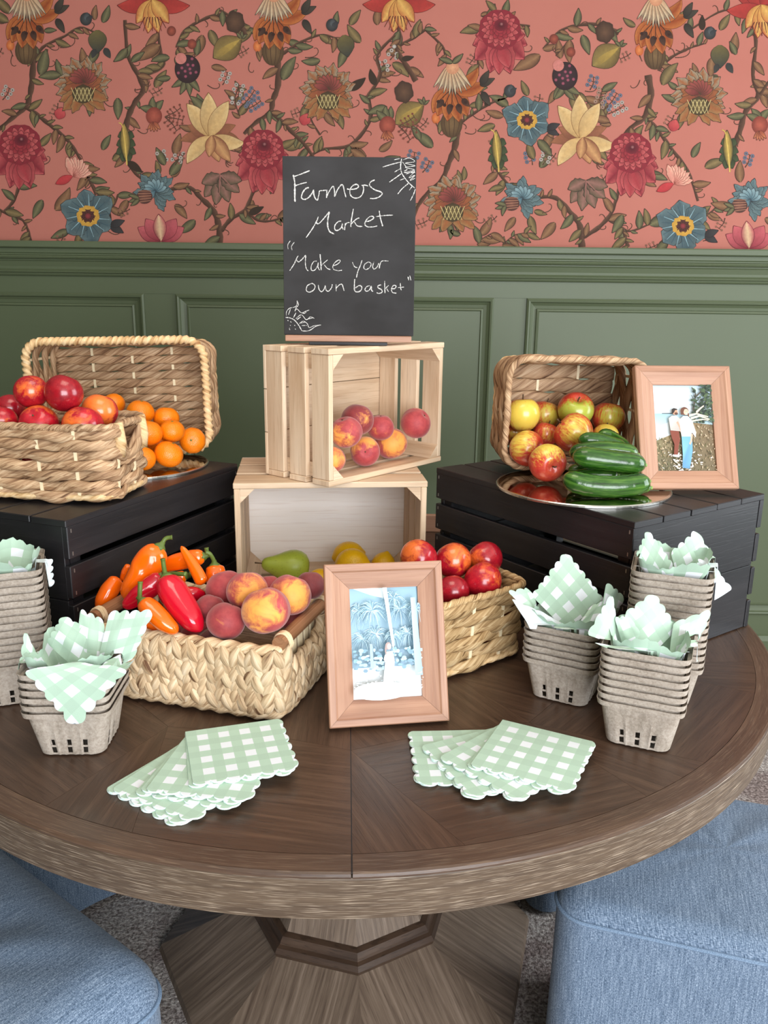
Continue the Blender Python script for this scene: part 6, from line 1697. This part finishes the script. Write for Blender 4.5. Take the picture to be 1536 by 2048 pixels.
def anemone(x, y, k=1.0):
    B0, B1, Bm, O = s3(58, 80, 86), s3(108, 130, 132), s3(74, 98, 104), s3(38, 46, 50)
    for q, a in enumerate((90, 30, -32, -88, 212, 150)): I.petal(x, y, a + 5, (56 + 6 * (q % 2)) * k, 48 * k, B0, B1, Bm, O, 1.15, .1, .13)
    for q in range(22):
        a = math.radians(q * 360 / 22); I.stem([(x + 20 * k * math.cos(a), y - 20 * k * math.sin(a)), (x + 46 * k * math.cos(a + .12), y - 46 * k * math.sin(a + .12))], 1.8, .8, s3(140, 172, 180) if q % 2 else s3(50, 78, 90))
    I.ell(x, y, 24 * k, 22 * k, s3(222, 180, 84), s3(200, 150, 62), n=24, ruf=.08, nr=10); I.ell(x, y, 14 * k, 13 * k, s3(54, 34, 34), s3(80, 44, 40), n=18, ruf=.14, nr=7)
    for q in range(10):
        a = math.radians(q * 36); I.stem([(x + 4 * math.cos(a), y - 4 * math.sin(a)), (x + 16 * k * math.cos(a), y - 15 * k * math.sin(a))], 1.6, 2.2, s3(76, 42, 38))
    I.ell(x, y, 6 * k, 6 * k, s3(150, 60, 64), s3(110, 40, 48))
    for a in (330, 20): I.petal(x + 48 * k, y + 20 * k, a, 30 * k, 16 * k, s3(40, 42, 46), s3(60, 62, 64), None, s3(30, 30, 34))
def bluecarn(x, y, k=1.0):
    for q in range(17):
        a = -70 + q * 17; I.petal(x, y, a, (46 - 7 * (q % 3)) * k, 17 * k, s3(60, 82, 88), s3(116, 138, 138), s3(84, 108, 112), s3(42, 52, 56), 1.15, I.r.uniform(-.3, .3), .18)
    for q in range(9): I.petal(x, y, 20 + q * 26, 26 * k, 12 * k, s3(70, 106, 118), s3(142, 170, 174), None, s3(48, 66, 76), 1.1)
    I.ell(x - 22 * k, y + 12 * k, 17 * k, 15 * k, s3(128, 84, 70), s3(78, 50, 46))
    for q in range(-2, 3): I.stem([(x - 36 * k, y + (12 + q * 6) * k), (x - 8 * k, y + (10 + q * 5) * k)], 1.2, 1.2, s3(170, 120, 96))
    for a in (200, 235, 150): I.leaf(x - 34 * k, y + 16 * k, a, 22 * k, 9 * k, 1)
def creamlily(x, y, k=1.0):
    C0, C1, O = s3(200, 156, 98), s3(236, 206, 150), s3(128, 84, 54)
    for a, L, W, bd in ((160, 62, 24, .8), (20, 66, 26, -1.0), (140, 54, 26, .3), (40, 60, 24, -.4)): I.petal(x, y + 20, a, L * k, W * k, s3(118, 66, 54), s3(160, 104, 74), None, O, .9, bd)
    for a, L, W, bd in ((118, 84, 36, .25), (92, 92, 38, .0), (68, 84, 34, -.2), (215, 74, 30, .5), (330, 74, 32, .7)): I.petal(x, y + 16 * k, a, L * k, W * k, C0, C1, s3(214, 176, 118), O, .9, bd)
    for a, L, W in ((285, 56, 30), (305, 66, 28), (262, 44, 22)): I.petal(x + 4, y + 14 * k, a, L * k, W * k, s3(134, 76, 58), s3(176, 118, 82), s3(206, 156, 104), O, .9)
    for a in (290, 318, 265): I.tendril(x + 34 * k, y + 66 * k, a, 22, 2)
def redtulip(x, y, k=1.0):
    for a, L, W, bd in ((150, 80, 34, -.5), (30, 82, 34, .5), (120, 60, 36, 0), (60, 60, 36, 0), (200, 70, 30, -.5), (340, 74, 30, .5)): I.petal(x, y, a, L * k, W * k, s3(150, 42, 44), s3(196, 70, 62), s3(170, 54, 50), s3(104, 30, 32), .9, bd)
    for a, L in ((235, 56), (262, 66), (280, 66), (305, 56)): I.petal(x, y - 4, a, L * k, 28 * k, s3(206, 150, 76), s3(176, 66, 52), s3(224, 176, 96), s3(120, 50, 34), .9)
    for q in range(7): I.stem([(x + (q - 3) * 5, y + 30 * k), (x + (q - 3) * 9, y + 52 * k + (q % 2) * 6)], 2, 1.2, s3(90, 40, 34))
def berry(x, y, k=1.0):
    for a in (215, 250, 285, 320): I.leaf(x, y + 18 * k, a, 38 * k, 14 * k, 1)
    I.ell(x, y, 27 * k, 30 * k, s3(64, 46, 54), s3(42, 32, 36), n=32, ruf=.045, nr=16)
    for q in range(11):
        a = q * 2.4; rr = 5 + q * 1.75; I.ell(x + rr * k * math.cos(a), y + rr * k * math.sin(a) * 1.05, 3.4 * k, 3.4 * k, s3(172, 92, 108), s3(126, 60, 80), n=8)
    I.ell(x - 14 * k, y - 22 * k, 12 * k, 12 * k, s3(206, 128, 118), s3(204, 126, 116), n=14)
def physalis(x, y, k=1.0, rot=215):
    for q, W in ((0, 62), ): I.petal(x + 30 * k, y - 24 * k, rot, 84 * k, W * k, s3(96, 76, 48), s3(128, 108, 66), s3(150, 128, 72), s3(58, 46, 34), 1.0)
    for b_ in (-.35, -.18, 0, .18, .35): I.petal(x + 26 * k, y - 20 * k, rot + b_ * 40, 66 * k, 5 * k, s3(186, 156, 78), s3(150, 124, 66), None, None, 1.0, -b_ * .8)
    for a in (30, 75, 120): I.leaf(x + 30 * k, y - 24 * k, a, 18 * k, 8 * k, 1)
def veinleaf(x, y, k=1.0):
    for a, d_, L in ((205, 0, 26), (335, 0, 26), (200, -18, 24), (340, -18, 24), (195, -36, 20), (345, -36, 20), (250, 6, 26), (290, 6, 26)): I.petal(x, y + d_ * k, a, L * k, 22 * k, s3(48, 60, 42), s3(70, 84, 56), None, s3(36, 42, 32), 1.0)
    I.petal(x, y + 28 * k, 93, 92 * k, 24 * k, s3(56, 68, 46), s3(110, 90, 52), s3(200, 168, 86), s3(40, 44, 34), 1.0)
    I.stem([(x + 2, y + 40 * k), (x, y), (x - 8 * k, y - 56 * k), (x - 18 * k, y - 66 * k)], 3, 2, s3(206, 172, 90))
def bigleaf(x, y, k=1.0):
    for a, L in ((235, 62), (262, 70), (288, 66), (205, 46), (318, 60), (345, 52)): I.petal(x, y, a, L * k, 30 * k, s3(66, 58, 48), s3(104, 94, 70), s3(150, 108, 96), s3(50, 42, 36), 1.0, 0, .12)
    I.stem([(x, y), (x - 2, y + 50 * k)], 2.5, 1.2, s3(150, 100, 92)); I.stem([(x, y), (x + 34 * k, y + 34 * k)], 2, 1, s3(150, 100, 92))
def pinkbud(x, y, k=1.0):
    for q in range(9): I.petal(x - 6 * k, y + 8 * k, 10 + q * 12, (44 - 4 * (q % 2)) * k, 15 * k, s3(214, 120, 110), s3(236, 196, 168), s3(224, 150, 132), s3(150, 80, 70), 1.1, 0, .15)
    I.petal(x - 6 * k, y + 8 * k, 205, 40 * k, 18 * k, s3(196, 66, 70), s3(190, 56, 62), None, s3(130, 44, 46), 1.0)
def pomeg(x, y, k=1.0):
    for a in (60, 110, 150): I.leaf(x, y - 10 * k, a, 34 * k, 18 * k, 1)
    I.ell(x, y, 19 * k, 21 * k, s3(182, 92, 74), s3(126, 56, 48), n=22, ruf=.06, nr=11)
    for q in range(5): I.petal(x, y + 14 * k, 230 + q * 20, 22 * k, 8 * k, s3(150, 70, 54), s3(196, 122, 84), None, s3(100, 50, 40))
    for sg in (0, 1, 2): I.sprig(x + 26 * k, y + 2 * k, 30 - sg * 40, 4, 9, s3(150, 84, 70), 2.4)
def bottomtulip(x, y, k=1.0):
    for a, W in ((150, 34), (30, 34), (125, 36), (55, 36), (95, 30)): I.petal(x, y + 30 * k, a, 62 * k, W * k, s3(148, 52, 66), s3(200, 98, 104), s3(226, 190, 150) if a == 95 else None, s3(110, 40, 50), 1.0)
# --- vines
for pts, w0, w1, lv in (
    ([(68, 100), (65, 150), (60, 190), (50, 215), (20, 240), (-5, 262)], 11, 6, 2), ([(50, 212), (75, 230), (100, 250), (130, 275), (150, 300), (168, 335), (192, 390)], 8, 4, 9), ([(70, 125), (85, 95), (130, 72), (160, 55), (192, 66)], 6, 3, 3),
    ([(250, 40), (256, 110), (276, 150), (286, 180), (270, 205), (256, 235), (250, 268)], 6, 10, 4), ([(315, 60), (322, 108), (326, 132), (292, 152), (284, 172)], 5, 7, 3), ([(352, 95), (368, 62), (400, 42), (432, 30), (452, 36), (492, 62)], 3, 8, 5), ([(360, 88), (352, 108), (366, 122)], 2.5, 2.5, 1),
    ([(555, 120), (556, 170), (546, 200), (540, 225), (512, 245), (488, 268)], 11, 6, 2), ([(540, 222), (565, 245), (590, 270), (610, 290), (632, 322)], 8, 5, 7), ([(565, 108), (600, 85), (640, 70), (672, 76)], 6, 3, 3),
    ([(250, 300), (258, 330), (280, 355), (302, 366)], 4, 5, 3), ([(342, 378), (380, 376), (402, 396), (426, 420), (437, 450), (440, 486)], 6, 11, 3), ([(442, 462), (462, 438), (490, 420), (506, 385), (522, 350)], 8, 5, 2), ([(490, 420), (515, 440), (540, 442), (562, 436)], 5, 3, 3),
    ([(-5, 418), (20, 430), (45, 440), (56, 460), (62, 482)], 5, 4, 3), ([(8, 425), (28, 400), (38, 370), (40, 345)], 6, 5, 1), ([(198, 420), (226, 412), (236, 388)], 4, 3, 2), ([(165, 335), (180, 360), (196, 388), (200, 400)], 4, 4, 4),
    ([(795, 48), (800, 75), (794, 100), (812, 130), (832, 162)], 6, 9, 3), ([(796, 92), (830, 74), (852, 58)], 6, 4, 2), ([(850, 58), (884, 92), (892, 112)], 4, 5, 2), ([(905, 250), (914, 268), (908, 300), (896, 330), (884, 360), (852, 390), (832, 420), (826, 448)], 12, 5, 3), ([(888, 360), (910, 385), (915, 400)], 7, 5, 5),
    ([(920, 246), (950, 225), (985, 205), (1012, 196)], 6, 3, 3), ([(958, 108), (955, 152)], 5, 5, 1), ([(962, 30), (1000, 45), (1060, 52)], 4, 4, 5), ([(986, 330), (1005, 355), (1022, 376)], 4, 5, 3), ([(1076, 394), (1112, 396), (1140, 424), (1160, 452), (1164, 494)], 6, 11, 3),
    ([(1166, 474), (1196, 456), (1220, 430), (1232, 400), (1238, 378)], 8, 5, 2), ([(1218, 440), (1245, 456), (1262, 462), (1300, 448)], 5, 3, 3), ([(1245, 456), (1252, 480), (1256, 494)], 5, 7, 2), ([(1296, 150), (1302, 190), (1290, 232), (1262, 256), (1234, 288)], 12, 6, 2), ([(1290, 232), (1312, 256), (1345, 300), (1376, 342), (1396, 402)], 8, 4, 9),
    ([(1316, 140), (1342, 115), (1382, 95), (1412, 86)], 6, 3, 3), ([(1500, 30), (1512, 82), (1506, 150), (1516, 192), (1492, 222), (1480, 262), (1470, 292)], 5, 10, 5), ([(1540, 160), (1520, 190)], 4, 6, 1), ([(1086, 98), (1120, 62), (1160, 50), (1202, 50), (1238, 66)], 3, 8, 5), ([(1132, 88), (1112, 112)], 2.5, 2.5, 1), ([(1395, 442), (1420, 426), (1438, 408)], 4, 3, 2),
    ([(1380, 60), (1450, 20), (1500, 40)], 3, 4, 2), ([(640, 270), (620, 230), (655, 225)], 3, 4, 2), ([(440, 20), (470, 40), (492, 70)], 4, 7, 1), ([(600, 330), (640, 300), (700, 290), (740, 240), (735, 190)], 4, 7, 7), ([(735, 195), (760, 150), (755, 110), (790, 70)], 7, 4, 5), ([(700, 292), (710, 320)], 5, 4, 2),
    ([(920, 470), (905, 440), (908, 420)], 4, 5, 2), ([(1005, 490), (1030, 470), (1060, 466)], 2.5, 2, 4), ([(955, 490), (965, 478), (985, 466)], 3, 2, 2), ([(480, 235), (470, 200), (478, 172)], 2, 2, 3), ([(1222, 250), (1200, 205), (1206, 178)], 2, 2, 3)):
    I.stem(pts, w0 * 1.15, w1 * 1.2, None, lv * 2 + 2, 22)
# --- small sprays, leaves, tendrils
for x, y, a, n in ((470, 215, 80, 5), (480, 215, 50, 5), (490, 220, 30, 4), (445, 170, 70, 3), (1196, 222, 80, 5), (1206, 222, 52, 5), (1216, 228, 28, 4), (1180, 180, 75, 3), (5, 200, 60, 3), (820, 330, 70, 3), (845, 345, 60, 3), (350, 330, 70, 3), (330, 330, 110, 3), (1085, 330, 70, 3), (1065, 330, 110, 3), (780, 120, 60, 3), (770, 150, 100, 3), (795, 30, 60, 3), (1490, 335, 70, 3)):
    I.sprig(x, y, a, n, 9, I.r.choice([s3(206, 196, 184), s3(120, 130, 150), s3(186, 150, 130)]), 4.2)
for x, y, a, L in ((205, 45, 60, 30), (195, 95, 250, 34), (190, 40, 100, 24), (700, 50, 60, 30), (690, 96, 260, 34), (672, 52, 95, 24), (1440, 60, 60, 30), (1425, 115, 260, 34), (1405, 60, 95, 24), (310, 175, 60, 34), (85, 400, 240, 34), (110, 420, 40, 44), (505, 400, 250, 34), (555, 440, 30, 44), (1245, 430, 250, 34), (1300, 450, 30, 44), (340, 350, 50, 36), (330, 330, 120, 32), (350, 310, 80, 36), (1080, 335, 50, 36), (1068, 318, 120, 32), (1090, 300, 80, 36), (320, 90, 210, 48), (405, 70, 260, 38), (420, 60, 290, 34), (1080, 110, 215, 50), (1140, 80, 260, 38), (1165, 70, 290, 34), (225, 320, 30, 36), (205, 300, 70, 28), (1410, 335, 30, 36), (1385, 315, 70, 28), (255, 400, 240, 30), (390, 440, 230, 36), (1110, 445, 235, 36), (995, 345, 220, 30), (960, 470, 40, 34), (755, 50, 100, 30), (865, 295, 130, 40), (840, 280, 110, 28), (80, 150, 70, 44), (565, 160, 70, 44), (1325, 170, 70, 44), (1030, 230, 40, 36), (990, 250, 200, 30), (640, 120, 200, 30), (775, 215, 190, 34)):
    I.leaf(x, y, a, L * 1.2)
for x, y, a, L in ((120, 95, 0, 60), (88, 130, -20, 44), (610, 115, 0, 60), (575, 135, -20, 44), (1350, 115, 0, 60), (1315, 140, -20, 44), (960, 240, -10, 44), (930, 265, -20, 40), (25, 110, 250, 40), (500, 125, 250, 40), (250, 250, 300, 40), (275, 260, 320, 40), (880, 250, 250, 40), (1280, 160, 250, 40), (860, 430, 30, 40), (170, 360, 40, 30), (440, 400, 200, 34)):
    I.tendril(x, y, a, L, I.r.choice((3.0, -3.0, 4.0)))
# --- leaves tucked behind every bloom
for cx, cy in ((54, 60), (548, 60), (905, 200), (1312, 70), (40, 300), (526, 310), (1000, 70), (1262, 316), (166, 170), (656, 184), (905, 405), (1398, 194), (176, 432), (1054, 240), (1366, 452), (310, 382), (1044, 396), (1500, 400), (420, 270), (1162, 270), (375, 140), (1130, 152), (740, 120), (720, 330), (230, 150), (1480, 150)):
    for q in range(4):
        a = I.r.uniform(0, 360); ar = math.radians(a); d_ = I.r.uniform(34, 50)
        I.leaf(cx + d_ * math.cos(ar), cy - d_ * math.sin(ar), a + I.r.uniform(-30, 30), I.r.uniform(24, 44))
    I.tendril(cx + 40, cy + 30, I.r.uniform(-60, 20), 46, 3.5); I.sprig(cx - 50, cy + 36, I.r.uniform(200, 260), 3, 8, s3(176, 120, 100), 2.6)
# --- flowers and fruit, each above the vines and drawn back to front
I.low = False
def own_layers(fn):
    def g_(*a, **kw):
        I.layer = 40; fn(*a, **kw)
    return g_
redtulip, lily, peony, thistle, anemone, bluecarn, creamlily, berry, physalis, veinleaf, bigleaf, pinkbud, pomeg, bottomtulip = map(own_layers, (redtulip, lily, peony, thistle, anemone, bluecarn, creamlily, berry, physalis, veinleaf, bigleaf, pinkbud, pomeg, bottomtulip))
redtulip(305, 4, 1.0); redtulip(796, 2, 1.0); redtulip(1524, 14, 1.0)
for x, y in ((54, 22), (548, 24), (905, 168), (1312, 32)): lily(x, y + 8, .92)
for x, y in ((40, 296), (526, 306), (1000, 66), (1262, 312)): peony(x, y + 8, .92)
for x, y in ((166, 168), (656, 182), (905, 405), (1398, 192)): thistle(x, y, .92)
for x, y, k_ in ((176, 432, .95), (1054, 240, .85), (1366, 452, .92)): anemone(x, y, k_)
for x, y in ((310, 382), (1044, 396), (1500, 400)): bluecarn(x, y, .95)
for x, y in ((420, 258), (1162, 262)): creamlily(x, y, .95)
for x, y in ((375, 138), (1130, 152)): berry(x, y, .95)
for x, y in ((458, 96), (1216, 112), (822, 228)): physalis(x, y, .80)
for x, y in ((252, 298), (996, 312), (1458, 312)): veinleaf(x, y, .8)
for x, y in ((440, 350), (1172, 362)): bigleaf(x, y, .85)
for x, y in ((150, 345), (1352, 360)): pinkbud(x, y, .9)
for x, y in ((308, 232), (775, 250), (1520, 250)): pomeg(x, y, .85)
for x, y in ((322, 456), (1498, 470)): bottomtulip(x, y, .85)
I.layer = 40
for x, y in ((195, 82), (1440, 112)): I.petal(x, y - 22, 270, 46, 36, s3(110, 100, 60), s3(52, 60, 58), None, s3(44, 42, 38), .8); I.petal(x + 14, y + 14, 300, 24, 14, s3(50, 54, 54), s3(60, 64, 62)); I.petal(x - 4, y + 16, 250, 20, 12, s3(50, 54, 54), s3(60, 64, 62))
I.petal(688, 70, 280, 44, 34, s3(110, 100, 60), s3(52, 60, 58), None, s3(44, 42, 38), .8)
I.layer = 80
for x, y in ((172, 38), (664, 50), (1420, 66), (1020, 182)): I.ell(x, y, 12, 13, s3(74, 80, 82), s3(44, 48, 50)); I.petal(x, y + 2, 80, 16, 10, s3(90, 98, 100), s3(60, 66, 70)); I.petal(x, y + 2, 30, 16, 9, s3(60, 66, 70), s3(50, 56, 60))
for x, y in ((343, 62), (384, 88), (1108, 78), (1142, 104)): I.ell(x, y, 9, 10, s3(168, 84, 66), s3(110, 52, 44))
for x, y in ((500, 40), (1240, 60), (838, 180)): I.ell(x - 30, y + 4, 19, 22, s3(104, 76, 58), s3(62, 46, 38), n=18, ruf=.08, nr=6)
for x, y in ((122, 226), (612, 238), (1350, 250)): I.petal(x - 6, y + 12, 70, 24, 22, s3(176, 58, 66), s3(206, 90, 88), None, s3(120, 44, 48), .9)
# nothing of the print runs below the chair rail
wp = I.b.build('wallpaper_print', M['ink'], wall); tag(wp, 'printed vines, blooms and fruit on pink wallpaper', None, None, 'stuff')
me = wp.data
bm = bmesh.new(); bm.from_mesh(me)
bmesh.ops.bisect_plane(bm, geom=bm.verts[:] + bm.edges[:] + bm.faces[:], plane_co=(0, 0, RT + .002), plane_no=(0, 0, -1), clear_outer=True)
bm.to_mesh(me); bm.free()
